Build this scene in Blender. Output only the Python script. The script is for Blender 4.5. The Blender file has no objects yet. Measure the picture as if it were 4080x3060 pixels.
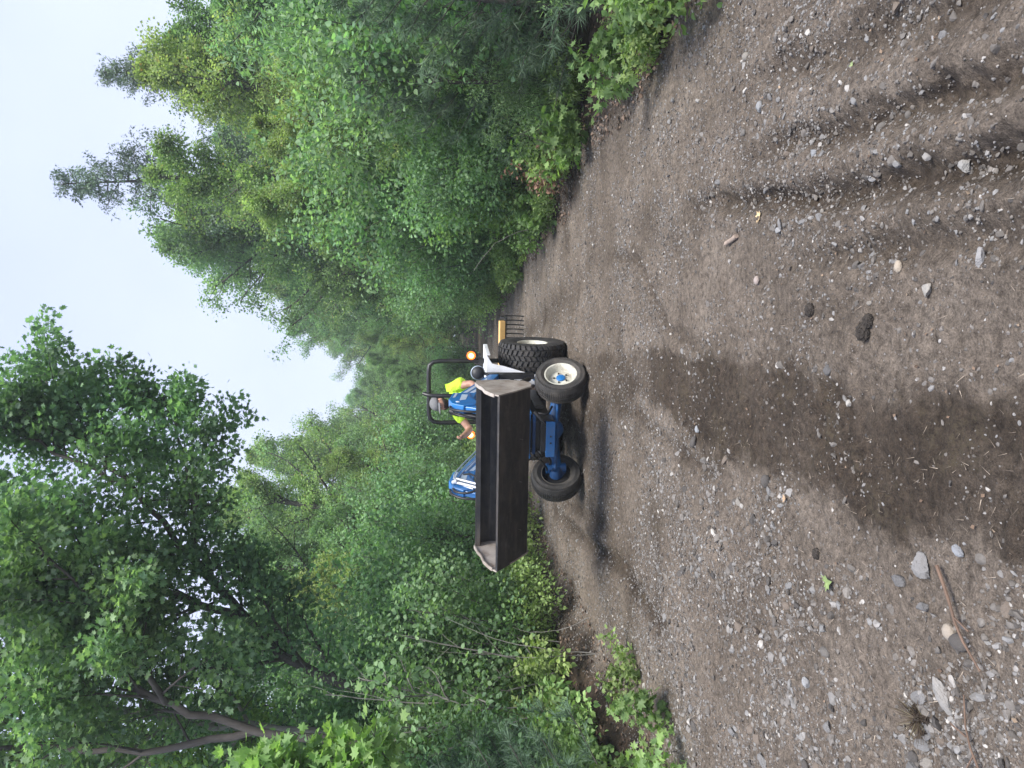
import bpy, math, random
import numpy as np
from mathutils import Vector, Matrix, Euler

R = math.radians
S = bpy.context.scene
COL = S.collection

# ------------------------------------------------------------------ camera, sky, sun
cam_d = bpy.data.cameras.new('camera')
cam = bpy.data.objects.new('camera', cam_d)
COL.objects.link(cam)
S.camera = cam
cam_d.lens = 25.0
cam_d.sensor_width = 36.0
cam_d.clip_end = 2000
CAM_H = 1.6
pitch = R(4.7)
fw = Vector((0, math.cos(pitch), -math.sin(pitch)))
up = Vector((0, math.sin(pitch), math.cos(pitch)))
rt = Vector((1, 0, 0))
m = Matrix((-up, rt, -fw)).transposed().to_4x4()     # the phone was held upright but the picture lies on its side
m.translation = Vector((0, 0, CAM_H))
cam.matrix_world = m

SUN_EL, SUN_AZ = 60, 148      # degrees; azimuth clockwise from +Y
w = bpy.data.worlds.new('World')
S.world = w
w.use_nodes = True
nt = w.node_tree
bg = nt.nodes['Background']
sky = nt.nodes.new('ShaderNodeTexSky')
sky.sky_type = 'NISHITA'
sky.sun_disc = False
sky.sun_elevation = R(SUN_EL)
sky.sun_rotation = R(SUN_AZ)
sky.air_density = 1.0
sky.dust_density = 2.0
sky.ozone_density = 1.5
mx = nt.nodes.new('ShaderNodeMix'); mx.data_type = 'RGBA'
tc = nt.nodes.new('ShaderNodeTexCoord')
sp = nt.nodes.new('ShaderNodeSeparateXYZ')
nt.links.new(tc.outputs['Generated'], sp.inputs[0])
cr = nt.nodes.new('ShaderNodeValToRGB')              # the pale veil of cloud, a little bluer towards the top
cr.color_ramp.elements[0].position = 0.0
cr.color_ramp.elements[0].color = (8.0, 8.65, 10.5, 1)
cr.color_ramp.elements[1].position = 0.75
cr.color_ramp.elements[1].color = (5.5, 6.3, 9.7, 1)
nt.links.new(sp.outputs['Z'], cr.inputs[0])
cn = nt.nodes.new('ShaderNodeTexNoise'); cn.inputs['Scale'].default_value = 2.2; cn.inputs['Detail'].default_value = 4
nt.links.new(tc.outputs['Generated'], cn.inputs['Vector'])
cm = nt.nodes.new('ShaderNodeMapRange'); cm.inputs[1].default_value = 0.3; cm.inputs[2].default_value = 0.7
cm.inputs[3].default_value = 0.78; cm.inputs[4].default_value = 1.0
nt.links.new(cn.outputs['Fac'], cm.inputs[0])
nt.links.new(cm.outputs[0], mx.inputs['Factor'])
nt.links.new(sky.outputs[0], mx.inputs['A'])
nt.links.new(cr.outputs[0], mx.inputs['B'])
nt.links.new(mx.outputs['Result'], bg.inputs['Color'])
bg.inputs['Strength'].default_value = 0.080

sun_d = bpy.data.lights.new('sun', 'SUN')
sun_d.energy = 4.4
sun_d.angle = R(26)
sun_d.color = (1.0, 0.96, 0.90)
sun = bpy.data.objects.new('sun', sun_d)
COL.objects.link(sun)
sd = Vector((math.sin(R(SUN_AZ)) * math.cos(R(SUN_EL)), math.cos(R(SUN_AZ)) * math.cos(R(SUN_EL)), math.sin(R(SUN_EL))))
sun.rotation_euler = sd.to_track_quat('Z', 'Y').to_euler()

S.view_settings.view_transform = 'Standard'
S.view_settings.look = 'None'
S.view_settings.gamma = 1
S.view_settings.exposure = 0.74
S.cycles.max_bounces = 7
S.cycles.diffuse_bounces = 4
S.cycles.glossy_bounces = 3
S.cycles.transmission_bounces = 4
S.cycles.transparent_max_bounces = 4
S.cycles.use_denoising = True
S.cycles.use_adaptive_sampling = True
S.cycles.adaptive_threshold = 0.015

# ------------------------------------------------------------------ helpers
def tag(o, label=None, cat=None, group=None, kind=None):
    if label: o['label'] = label
    if cat: o['category'] = cat
    if group: o['group'] = group
    if kind: o['kind'] = kind
    return o

def empty(name, loc, rz=0.0):
    o = bpy.data.objects.new(name, None)
    COL.objects.link(o)
    o.location = loc
    o.rotation_euler = (0, 0, rz)
    o.empty_display_size = 0.2
    return o

def link(name, me, parent=None, loc=None, rot=None):
    o = bpy.data.objects.new(name, me)
    COL.objects.link(o)
    if parent is not None: o.parent = parent
    if loc is not None: o.location = loc
    if rot is not None: o.rotation_euler = rot
    return o

def copy_tree(o, parent=None):
    c = o.copy()
    COL.objects.link(c)
    if parent is not None: c.parent = parent
    for ch in list(o.children):
        copy_tree(ch, c)
    return c

def np_mesh(name, verts, faces, mat, smooth=False):
    """verts (N,3); faces: list of (M,k) int arrays"""
    me = bpy.data.meshes.new(name)
    verts = np.ascontiguousarray(verts, dtype=np.float32)
    me.vertices.add(len(verts))
    me.vertices.foreach_set('co', verts.ravel())
    loops = np.concatenate([f.ravel() for f in faces]).astype(np.int32)
    tot = np.concatenate([np.full(len(f), f.shape[1], np.int32) for f in faces])
    start = np.concatenate([[0], np.cumsum(tot)[:-1]]).astype(np.int32)
    me.loops.add(len(loops))
    me.loops.foreach_set('vertex_index', loops)
    me.polygons.add(len(tot))
    me.polygons.foreach_set('loop_start', start)
    me.polygons.foreach_set('loop_total', tot)
    me.polygons.foreach_set('use_smooth', np.full(len(tot), smooth))
    me.update(calc_edges=True)
    if mat: me.materials.append(mat)
    return me

_tabs = {}
def vnoise(x, y, scale, seed=0):
    if seed not in _tabs:
        _tabs[seed] = np.random.default_rng(seed + 1000).random((256, 256))
    t = _tabs[seed]
    x = np.asarray(x, float) / scale + 37.3; y = np.asarray(y, float) / scale + 91.7
    xi = np.floor(x).astype(int); yi = np.floor(y).astype(int)
    fx = x - xi; fy = y - yi
    fx = fx * fx * (3 - 2 * fx); fy = fy * fy * (3 - 2 * fy)
    a = t[xi & 255, yi & 255]; b = t[(xi + 1) & 255, yi & 255]
    c = t[xi & 255, (yi + 1) & 255]; d = t[(xi + 1) & 255, (yi + 1) & 255]
    return (a * (1 - fx) + b * fx) * (1 - fy) + (c * (1 - fx) + d * fx) * fy - 0.5

def sstep(a, b, x):
    t = np.clip((x - a) / (b - a), 0, 1)
    return t * t * (3 - 2 * t)

# ------------------------------------------------------------------ materials
def new_mat(name):
    m_ = bpy.data.materials.new(name)
    m_.use_nodes = True
    return m_, m_.node_tree, m_.node_tree.nodes['Principled BSDF']

def paint(name, col, rough=0.5, metal=0.0, var=0.15, scale=8.0, dirt=None, dirt_amt=0.4, bump=0.0, dscale=3.0, coat=0.0, bscale=60):
    m_, t, b = new_mat(name)
    geo = t.nodes.new('ShaderNodeTexCoord')
    n = t.nodes.new('ShaderNodeTexNoise'); n.inputs['Scale'].default_value = scale; n.inputs['Detail'].default_value = 6
    t.links.new(geo.outputs['Object'], n.inputs['Vector'])
    r = t.nodes.new('ShaderNodeValToRGB')
    r.color_ramp.elements[0].position = 0.3; r.color_ramp.elements[1].position = 0.7
    r.color_ramp.elements[0].color = tuple(c * (1 - var) for c in col) + (1,)
    r.color_ramp.elements[1].color = tuple(min(1, c * (1 + var)) for c in col) + (1,)
    t.links.new(n.outputs['Fac'], r.inputs[0])
    out = r.outputs[0]
    if dirt:
        n2 = t.nodes.new('ShaderNodeTexNoise'); n2.inputs['Scale'].default_value = dscale; n2.inputs['Detail'].default_value = 9
        n2.inputs['Roughness'].default_value = 0.7
        t.links.new(geo.outputs['Object'], n2.inputs['Vector'])
        mr = t.nodes.new('ShaderNodeMapRange'); mr.inputs[1].default_value = 0.45; mr.inputs[2].default_value = 0.7
        mr.inputs[4].default_value = dirt_amt
        t.links.new(n2.outputs['Fac'], mr.inputs[0])
        mm = t.nodes.new('ShaderNodeMix'); mm.data_type = 'RGBA'
        t.links.new(mr.outputs[0], mm.inputs['Factor']); t.links.new(out, mm.inputs['A'])
        mm.inputs['B'].default_value = tuple(dirt) + (1,)
        out = mm.outputs['Result']
    t.links.new(out, b.inputs['Base Color'])
    b.inputs['Roughness'].default_value = rough
    b.inputs['Metallic'].default_value = metal
    b.inputs['Coat Weight'].default_value = coat
    if bump:
        nb = t.nodes.new('ShaderNodeTexNoise'); nb.inputs['Scale'].default_value = bscale; nb.inputs['Detail'].default_value = 5
        t.links.new(geo.outputs['Object'], nb.inputs['Vector'])
        bp = t.nodes.new('ShaderNodeBump'); bp.inputs['Strength'].default_value = bump; bp.inputs['Distance'].default_value = 0.01
        t.links.new(nb.outputs['Fac'], bp.inputs['Height'])
        t.links.new(bp.outputs[0], b.inputs['Normal'])
    return m_

def leaf_mat(name, c0, c1, c2, trans=0.45, tint=(1.35, 1.55, 0.75), rough=0.55, spot=None):
    """leaf colour varies leaf by leaf (one random value per leaf) and a little tree by tree"""
    m_ = bpy.data.materials.new(name); m_.use_nodes = True
    t = m_.node_tree; b = t.nodes['Principled BSDF']; out = t.nodes['Material Output']
    g = t.nodes.new('ShaderNodeNewGeometry')
    r = t.nodes.new('ShaderNodeValToRGB')
    e = r.color_ramp.elements
    e[0].position = 0; e[0].color = tuple(c0) + (1,)
    e[1].position = 1; e[1].color = tuple(c2) + (1,)
    k = e.new(0.5); k.color = tuple(c1) + (1,)
    if spot:
        k2 = e.new(0.975); k2.color = tuple(c2) + (1,)
        e[-1].color = tuple(spot) + (1,)
    t.links.new(g.outputs['Random Per Island'], r.inputs[0])
    # patches of new growth through the crown
    tcn = t.nodes.new('ShaderNodeTexCoord')
    n = t.nodes.new('ShaderNodeTexNoise'); n.inputs['Scale'].default_value = 0.9; n.inputs['Detail'].default_value = 2
    t.links.new(tcn.outputs['Object'], n.inputs['Vector'])
    oi = t.nodes.new('ShaderNodeObjectInfo')
    hs = t.nodes.new('ShaderNodeHueSaturation')
    mr = t.nodes.new('ShaderNodeMapRange'); mr.inputs[3].default_value = 0.485; mr.inputs[4].default_value = 0.52
    t.links.new(oi.outputs['Random'], mr.inputs[0]); t.links.new(mr.outputs[0], hs.inputs['Hue']); hs.inputs['Saturation'].default_value = .80
    mr2 = t.nodes.new('ShaderNodeMapRange'); mr2.inputs[1].default_value = 0.3; mr2.inputs[2].default_value = 0.7
    mr2.inputs[3].default_value = 0.52; mr2.inputs[4].default_value = 1.6
    t.links.new(n.outputs['Fac'], mr2.inputs[0]); t.links.new(mr2.outputs[0], hs.inputs['Value'])
    t.links.new(r.outputs[0], hs.inputs['Color'])
    t.links.new(hs.outputs[0], b.inputs['Base Color'])
    b.inputs['Roughness'].default_value = rough
    b.inputs['Specular IOR Level'].default_value = 0.35
    tr = t.nodes.new('ShaderNodeBsdfTranslucent')
    ml = t.nodes.new('ShaderNodeMix'); ml.data_type = 'RGBA'; ml.blend_type = 'MULTIPLY'; ml.inputs['Factor'].default_value = 1
    t.links.new(hs.outputs[0], ml.inputs['A']); ml.inputs['B'].default_value = tuple(tint) + (1,)
    t.links.new(ml.outputs['Result'], tr.inputs['Color'])
    ms = t.nodes.new('ShaderNodeMixShader'); ms.inputs[0].default_value = trans
    t.links.new(b.outputs[0], ms.inputs[1]); t.links.new(tr.outputs[0], ms.inputs[2])
    t.links.new(ms.outputs[0], out.inputs['Surface'])
    return m_

def bark_mat(name, c0, c1, scale=6, stretch=0.25):
    m_, t, b = new_mat(name)
    tcn = t.nodes.new('ShaderNodeTexCoord')
    mp = t.nodes.new('ShaderNodeMapping'); mp.inputs['Scale'].default_value = (1, 1, stretch)
    t.links.new(tcn.outputs['Object'], mp.inputs[0])
    n = t.nodes.new('ShaderNodeTexNoise'); n.inputs['Scale'].default_value = scale; n.inputs['Detail'].default_value = 8; n.inputs['Roughness'].default_value = 0.7
    t.links.new(mp.outputs[0], n.inputs['Vector'])
    r = t.nodes.new('ShaderNodeValToRGB'); r.color_ramp.elements[0].position = 0.35; r.color_ramp.elements[1].position = 0.65
    r.color_ramp.elements[0].color = tuple(c0) + (1,); r.color_ramp.elements[1].color = tuple(c1) + (1,)
    t.links.new(n.outputs['Fac'], r.inputs[0]); t.links.new(r.outputs[0], b.inputs['Base Color'])
    b.inputs['Roughness'].default_value = 0.9
    bp = t.nodes.new('ShaderNodeBump'); bp.inputs['Strength'].default_value = 0.6; bp.inputs['Distance'].default_value = 0.02
    t.links.new(n.outputs['Fac'], bp.inputs['Height']); t.links.new(bp.outputs[0], b.inputs['Normal'])
    return m_

LM = {
    'maple': leaf_mat('maple_leaves', (0.052, 0.129, 0.064), (0.099, 0.214, 0.090), (0.168, 0.307, 0.109)),
    'maple_lit': leaf_mat('young_maple_leaves', (0.104, 0.217, 0.045), (0.163, 0.304, 0.054), (0.247, 0.397, 0.067)),
    'forest': leaf_mat('forest_leaves', (0.093, 0.186, 0.088), (0.142, 0.267, 0.104), (0.216, 0.360, 0.127)),
    'yellowish': leaf_mat('yellow_green_leaves', (0.130, 0.217, 0.062), (0.208, 0.310, 0.078), (0.305, 0.397, 0.101), spot=(.35, .19, .05)),
    'shrub': leaf_mat('shrub_leaves', (0.083, 0.195, 0.084), (0.133, 0.276, 0.103), (0.204, 0.377, 0.136)),
    'weed': leaf_mat('weed_leaves', (.110, .205, .045), (.175, .290, .058), (.260, .390, .080), trans=0.4),
    'spruce': leaf_mat('spruce_needles', (0.065, 0.124, 0.067), (0.098, 0.167, 0.084), (0.137, 0.217, 0.106), trans=0.15, tint=(1, 1.1, .8)),
    'pine': leaf_mat('pine_needles', (0.052, 0.112, 0.056), (0.075, 0.146, 0.074), (0.111, 0.186, 0.090), trans=0.2, tint=(1, 1.15, .8)),
}
BK = {
    'dark': bark_mat('dark_bark', (.035, .030, .027), (.085, .075, .068)),
    'grey': bark_mat('grey_bark', (.040, .037, .034), (.135, .125, .115), scale=12),
    'pale': bark_mat('pale_bark', (.10, .095, .085), (.30, .285, .26), scale=14),
}

# ------------------------------------------------------------------ ground
def rut(x, y, pts, wid):
    """distance field to a polyline given as (y, x) stations"""
    ys = np.array([p[0] for p in pts]); xs = np.array([p[1] for p in pts])
    xc = np.interp(y, ys, xs) + .018 * vnoise(x, y, .07, 25) + .03 * vnoise(x * 0, y, .35, 26)
    wid = wid * (1 + .5 * vnoise(x, y, .09, 27))
    inside = sstep(ys[0] - .6, ys[0] + .2, y) * (1 - sstep(ys[-1] - .4, ys[-1] + .8, y))
    return np.exp(-((x - xc) / wid) ** 2) * inside

RUTS = [([(1.2, .58), (2.0, .66), (2.8, .78), (3.6, .95), (4.3, 1.15)], .055, .060),
        ([(1.2, .80), (2.0, .90), (2.8, 1.04), (3.4, 1.18)], .055, .050),
        ([(1.2, 1.06), (2.0, 1.18), (2.8, 1.36), (3.6, 1.6)], .07, .035),
        ([(1.2, 1.42), (2.2, 1.60), (3.2, 1.85)], .09, .030),
        ([(1.2, .38), (2.2, .46), (3.0, .55)], .045, .024),
        ([(5.5, -1.9), (6.6, -1.75), (8.3, -1.9), (11, -2.0)], .10, .045),
        ([(4.4, -.55), (5.2, -.45), (6.2, -.25), (7.5, -.2), (8.5, .15)], .06, .02),
        ([(7.5, -1.5), (8.6, -1.6), (10, -1.7), (14, -1.6)], .09, .03),
        ([(4.6, 0.25), (5.2, .40), (5.6, .70), (6.0, 1.05), (7.0, 1.3)], .06, .022),
        ([(9, 1.25), (12, 1.2), (20, 1.1)], .2, .03)]

def edge_l(y):  return -2.62 + 0.10 * np.sin(y * 0.9) + .12 * np.sin(y * .31 + 1) + np.interp(y, [4, 8, 11, 14, 40], [-.35, -.30, .0, .25, .3])
def edge_r(y):  return 2.58 + 0.10 * np.sin(y * 0.8 + 2) + .10 * np.sin(y * 1.7)
def bendx(y):   return 0.010 * np.clip(y - 20, 0, 400) ** 2 / (1 + np.clip(y - 20, 0, 400) * .02)      # the road swings off to the far side of the gap

def height(x, y, fine=True):
    x = np.asarray(x, float); y = np.asarray(y, float)
    xb = x - bendx(y)
    el, er = edge_l(y), edge_r(y)
    h = -0.012 * (xb / 2.6) ** 2 + 0.03 * vnoise(x, y, 1.9, 1) + 0.018 * vnoise(x, y, .7, 2)
    for pts, wd, dp in RUTS:
        g = rut(x, y, pts, wd)
        h = h - dp * g + dp * .45 * (rut(x + wd * 1.9, y, pts, wd) + rut(x - wd * 1.9, y, pts, wd))
    bank = sstep(0, .45, el - xb) * .22 * (1 - sstep(14, 20, y)) + sstep(0, 6, el - xb) * .5
    bankr = sstep(0, .5, xb - er) * .06 + sstep(0, 6, xb - er) * .5
    h = h + bank + bankr
    h = h + sstep(-.3, .1, xb - er) * (1 - sstep(.1, .5, xb - er)) * .03
    off = np.maximum(el - xb, xb - er)
    h = h + sstep(0, 1.5, off) * 0.25 * vnoise(x, y, 1.6, 3) + sstep(2, 12, off) * 1.2 * vnoise(x, y, 9, 4)
    h = h + 0.00035 * np.clip(y - 20, 0, 200) ** 2 * 0.35
    if fine:
        near = 1 - sstep(12, 30, y)
        h = h + near * (0.022 * vnoise(x, y, .17, 5) + (.016 * vnoise(x, y, .062, 6) + .012 * np.abs(vnoise(x, y, .030, 7))) * (.5 + 1.2 * np.clip(vnoise(x, y, .6, 24) + .5, 0, 1)))
        rs_ = 0
        for pts, wd, dp in RUTS: rs_ = np.maximum(rs_, rut(x, y, pts, wd * 2.2) * min(1, dp / .04))
        h = h + near * rs_ * (.022 * vnoise(x, y, .034, 28) + .020 * vnoise(x, y, .075, 29))
        # kicked-up crumbs beside the dark track
        dmp = damp(x, y)
        h = h + near * dmp * (.020 * vnoise(x, y, .040, 8) + .024 * vnoise(x, y, .11, 9))
    return h

def damp(x, y):
    yy = [1.0, 2.0, 2.5, 3.4, 4.8, 6.0, 8.0, 14]
    rb = np.interp(y, yy, [-.05, -.05, .0, .14, .24, .28, .4, .5]) + .10 * vnoise(x, y, .35, 11) + .06 * vnoise(x, y, .1, 12)
    lb = np.interp(y, yy, [-.55, -.50, -.56, -.50, -.34, -.12, -.5, -.9]) + .14 * vnoise(x, y, .35, 13) + .07 * vnoise(x, y, .09, 14)
    a = sstep(-.06, .10, rb - x + .09 * vnoise(x, y, .05, 19)) * sstep(-.06, .10, x - lb + .10 * vnoise(x, y, .06, 20)) * np.clip(.95 + .35 * vnoise(x, y, .22, 22), 0, 1) * np.interp(y, [5, 6.5, 9], [1, .68, .45])
    return a

def road_fields(x, y):
    d = damp(x, y)
    for (pts, wd, dp), k in zip(RUTS, (.85, .75, .55, .45, .4, .85, .6, .6, .55, .5)):
        d = np.maximum(d, k * rut(x + .03 * vnoise(x, y, .1, 15), y, pts, wd * 1.15))
    d = np.clip(d + .30 * sstep(.05, .4, vnoise(x, y, 1.1, 16)) + .25 * sstep(.1, .4, vnoise(x, y, .3, 17)), 0, 1)
    xb = x - bendx(y)
    off = np.maximum(edge_l(y) - xb, xb - edge_r(y))
    soil = np.maximum(sstep(-.12, .22, off + .5 * vnoise(x, y, .4, 18)), .65 * sstep(16, 26, y))
    return d, soil

def make_ground():
    ys = np.concatenate([np.linspace(-8, 1.15, 60, endpoint=False), 1.15 * np.exp(np.linspace(0, math.log(45 / 1.15), 1150, endpoint=False)),
                         45 * np.exp(np.linspace(0, math.log(14), 60))])
    inner = np.linspace(-1, 1, 860)
    ow = np.exp(np.linspace(0, 1, 36))[1:]
    rows_x = []
    for y in ys:
        wv = 2.0 + .62 * max(y, 0.6)
        o = wv + (np.linspace(0, 1, 36)[1:] ** 2) * max(500 - wv, 10)
        rows_x.append(np.concatenate([-o[::-1], inner * wv, o]))
    X = np.array(rows_x); Y = np.repeat(ys[:, None], X.shape[1], 1)
    Z = height(X, Y)
    far = np.sqrt(X ** 2 + Y ** 2)
    Z = Z * (1 - sstep(150, 260, far))
    d, soil = road_fields(X, Y)
    nr, nc = X.shape
    V = np.stack([X, Y, Z], -1).reshape(-1, 3)
    i = np.arange(nr - 1)[:, None] * nc + np.arange(nc - 1)[None]
    i = i.ravel()
    F = np.stack([i, i + 1, i + nc + 1, i + nc], -1)
    mt, t, b = new_mat('gravel_soil')
    tcn = t.nodes.new('ShaderNodeTexCoord')
    def noise(sc, det=6, rough=.6):
        n = t.nodes.new('ShaderNodeTexNoise'); n.inputs['Scale'].default_value = sc; n.inputs['Detail'].default_value = det
        n.inputs['Roughness'].default_value = rough; t.links.new(tcn.outputs['Object'], n.inputs['Vector']); return n
    def ramp(src, stops):
        r = t.nodes.new('ShaderNodeValToRGB'); e = r.color_ramp.elements
        e[0].position, e[0].color = stops[0][0], tuple(stops[0][1]) + (1,)
        e[1].position, e[1].color = stops[-1][0], tuple(stops[-1][1]) + (1,)
        for p, c in stops[1:-1]:
            k = e.new(p); k.color = tuple(c) + (1,)
        t.links.new(src, r.inputs[0]); return r.outputs[0]
    def mix(f, a, bb, mode='MIX'):
        x_ = t.nodes.new('ShaderNodeMix'); x_.data_type = 'RGBA'; x_.blend_type = mode
        for s_, v_ in ((x_.inputs['Factor'], f), (x_.inputs['A'], a), (x_.inputs['B'], bb)):
            if isinstance(v_, (int, float)): s_.default_value = v_
            elif isinstance(v_, tuple): s_.default_value = v_
            else: t.links.new(v_, s_)
        return x_.outputs['Result']
    n1 = noise(1.3, 8, .65); n2 = noise(28, 8, .75); n3 = noise(140, 4, .7)
    base = ramp(n1.outputs['Fac'], [(.3, (.098, .080, .063)), (.52, (.162, .135, .110)), (.75, (.222, .190, .158))])
    fine = ramp(n2.outputs['Fac'], [(.32, (.33, .31, .29)), (.47, (.90, .89, .88)), (.68, (1.6, 1.58, 1.55))])
    c = mix(1.0, base, fine, 'MULTIPLY')
    gr = ramp(n3.outputs['Fac'], [(.35, (.65, .64, .63)), (.65, (1.3, 1.3, 1.3))])
    c = mix(1.0, c, gr, 'MULTIPLY')
    vo = t.nodes.new('ShaderNodeTexVoronoi'); vo.inputs['Scale'].default_value = 55
    t.links.new(tcn.outputs['Object'], vo.inputs['Vector'])
    grit = ramp(vo.outputs['Distance'], [(.10, (1, 1, 1)), (.22, (0, 0, 0))])
    vr = t.nodes.new('ShaderNodeSeparateColor'); t.links.new(vo.outputs['Color'], vr.inputs[0])
    pick = ramp(vr.outputs[0], [(.70, (0, 0, 0)), (.74, (1, 1, 1))])
    gm = mix(1.0, grit, pick, 'MULTIPLY')
    gcol = ramp(vr.outputs[1], [(0, (.10, .10, .105)), (.5, (.24, .225, .21)), (1, (.32, .29, .26))])
    c = mix(gm, c, gcol)
    at = t.nodes.new('ShaderNodeAttribute'); at.attribute_name = 'damp'
    dk = mix(1.0, c, (.34, .312, .285, 1), 'MULTIPLY')
    c = mix(at.outputs['Fac'], c, dk)
    # thin moss and straw in the damp track
    n4 = noise(3.2, 6, .7)
    ms = ramp(n4.outputs['Fac'], [(.50, (0, 0, 0)), (.62, (1, 1, 1))])
    n5 = noise(45, 4, .7)
    ms2 = ramp(n5.outputs['Fac'], [(.45, (0, 0, 0)), (.6, (1, 1, 1))])
    mo = mix(1.0, mix(1.0, ms, ms2, 'MULTIPLY'), at.outputs['Fac'], 'MULTIPLY')
    c = mix(mo, c, (.080, .064, .042, 1))
    at2 = t.nodes.new('ShaderNodeAttribute'); at2.attribute_name = 'soil'
    sl = ramp(noise(9, 8, .75).outputs['Fac'], [(.35, (.018, .014, .011)), (.5, (.040, .030, .022)), (.68, (.105, .072, .048))])
    c = mix(at2.outputs['Fac'], c, sl)
    t.links.new(c, b.inputs['Base Color'])
    b.inputs['Roughness'].default_value = .92
    b.inputs['Specular IOR Level'].default_value = .25
    ad = t.nodes.new('ShaderNodeMath'); ad.operation = 'ADD'
    t.links.new(n2.outputs['Fac'], ad.inputs[0])
    m3 = t.nodes.new('ShaderNodeMath'); m3.operation = 'MULTIPLY'; m3.inputs[1].default_value = .35
    t.links.new(n3.outputs['Fac'], m3.inputs[0]); t.links.new(m3.outputs[0], ad.inputs[1])
    bp = t.nodes.new('ShaderNodeBump'); bp.inputs['Strength'].default_value = 1; bp.inputs['Distance'].default_value = .026
    t.links.new(ad.outputs[0], bp.inputs['Height']); t.links.new(bp.outputs[0], b.inputs['Normal'])
    me = np_mesh('ground', V, [F], mt, True)
    for nm, arr in (('damp', d), ('soil', soil)):
        a = me.attributes.new(nm, 'FLOAT', 'POINT')
        a.data.foreach_set('value', arr.ravel().astype(np.float32))
    o = link('ground', me)
    tag(o, 'grey brown gravel road surface with damp wheel tracks and a soil verge', 'ground', kind='structure')
make_ground()

# ------------------------------------------------------------------ leaf and branch engine
def T_(v, f): return np.array(v, float), [np.array(x) for x in f]
LEAF_DIAMOND = T_([(0, 0, 0), (.42, .45, .10), (0, 1, -.05), (-.42, .45, .10)], [[(0, 1, 2, 3)]])
LEAF_OVATE = T_([(0, 0, 0), (.28, .22, .06), (.33, .52, .08), (0, 1.0, -.08), (-.33, .52, .08), (-.28, .22, .06), (0, .5, 0)],
                [[(0, 1, 6), (1, 2, 6), (2, 3, 6), (3, 4, 6), (4, 5, 6), (5, 0, 6)]])
LEAF_ROUND = T_([(0, 0, 0), (.34, .12, .05), (.48, .45, .09), (.30, .80, .05), (0, 1.0, -.05), (-.30, .80, .05), (-.48, .45, .09), (-.34, .12, .05), (0, .45, 0)],
                [[(0, 1, 8), (1, 2, 8), (2, 3, 8), (3, 4, 8), (4, 5, 8), (5, 6, 8), (6, 7, 8), (7, 0, 8)]])
_mp = [(0, 0), (.30, -.08), (.24, .14), (.62, .22), (.40, .42), (.52, .74), (.20, .60), (0, 1.05), (-.20, .60), (-.52, .74), (-.40, .42), (-.62, .22), (-.24, .14), (-.30, -.08)]
LEAF_MAPLE = T_([(a, b, .10 * abs(a)) for a, b in _mp] + [(0, .35, -.03)], [[(i, (i + 1) % 14, 14) for i in range(14)]])
LEAF_NARROW = T_([(0, 0, 0), (.15, .4, .03), (0, 1, -.12), (-.15, .4, .03)], [[(0, 1, 2, 3)]])
LEAF_NEEDLE = T_([(-.028, 0, 0), (.028, 0, 0), (0, 1, -.05)], [[(0, 1, 2)]])
LEAF_SPRAY = T_([(0, 0, 0), (.10, .3, 0), (.20, .55, -.03), (.04, .5, 0), (0, 1, -.1), (-.04, .5, 0), (-.20, .55, -.03), (-.10, .3, 0)],
                [[(0, 1, 3, 5), (0, 5, 7, 7)][:1], [(1, 2, 3), (3, 4, 5), (5, 6, 7), (0, 5, 7)]])

def unit(v):
    return v / np.maximum(np.linalg.norm(v, axis=-1, keepdims=True), 1e-9)

def leaf_mesh(name, rng, P, D, size, tmpl, mat, upbias=1.0, nscat=.55, sizevar=.35, droop=.35):
    """P (n,3) leaf bases, D (n,3) pointing directions"""
    tv, tf = tmpl
    n = len(P)
    D = unit(D + rng.normal(0, .45, (n, 3)) + np.array([0, 0, -droop]))
    N = unit(np.array([0, 0, upbias]) + rng.normal(0, nscat, (n, 3)))
    B = unit(np.cross(D, N)); N = np.cross(B, D)
    s = (size * (1 + sizevar * rng.uniform(-1, 1, n)))[:, None, None]
    V = P[:, None, :] + s * (tv[None, :, 0:1] * B[:, None, :] + tv[None, :, 1:2] * D[:, None, :] + tv[None, :, 2:3] * N[:, None, :])
    k = len(tv)
    off = (np.arange(n) * k)[:, None, None]
    F = [(f[None] + off).reshape(-1, f.shape[1]) for f in tf]
    return np_mesh(name, V.reshape(-1, 3), F, mat)

def tube_mesh(name, tubes, mat, sides=6):
    VV, FF, base = [], [], 0
    for pts, rad in tubes:
        pts = np.asarray(pts, float); rad = np.asarray(rad, float); n = len(pts)
        sd_ = sides if rad[0] > .02 else 4
        if rad[0] < .006: sd_ = 3
        tan = unit(np.gradient(pts, axis=0))
        ref = np.array([1, 0, 0.]) if abs(tan[0, 0]) < .8 else np.array([0, 1, 0.])
        a = unit(np.cross(tan, ref)); b = np.cross(tan, a)
        th = np.linspace(0, 2 * np.pi, sd_, endpoint=False)
        ring = pts[:, None] + rad[:, None, None] * (np.cos(th)[None, :, None] * a[:, None] + np.sin(th)[None, :, None] * b[:, None])
        VV.append(ring.reshape(-1, 3))
        i = np.arange(n - 1)[:, None] * sd_; j = np.arange(sd_)[None]; j2 = (j + 1) % sd_
        FF.append(np.stack([i + j, i + j2, i + sd_ + j2, i + sd_ + j], -1).reshape(-1, 4) + base)
        base += n * sd_
    return np_mesh(name, np.concatenate(VV), [np.concatenate(FF)], mat, True)

def walk(rng, p, d, L, n, wander, upv=0.0):
    pts = [np.array(p, float)]; d = np.array(d, float)
    for k in range(n):
        d = d + rng.normal(0, wander, 3) + np.array([0, 0, upv]); d /= np.linalg.norm(d)
        pts.append(pts[-1] + d * L / n)
    return np.array(pts)

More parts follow.
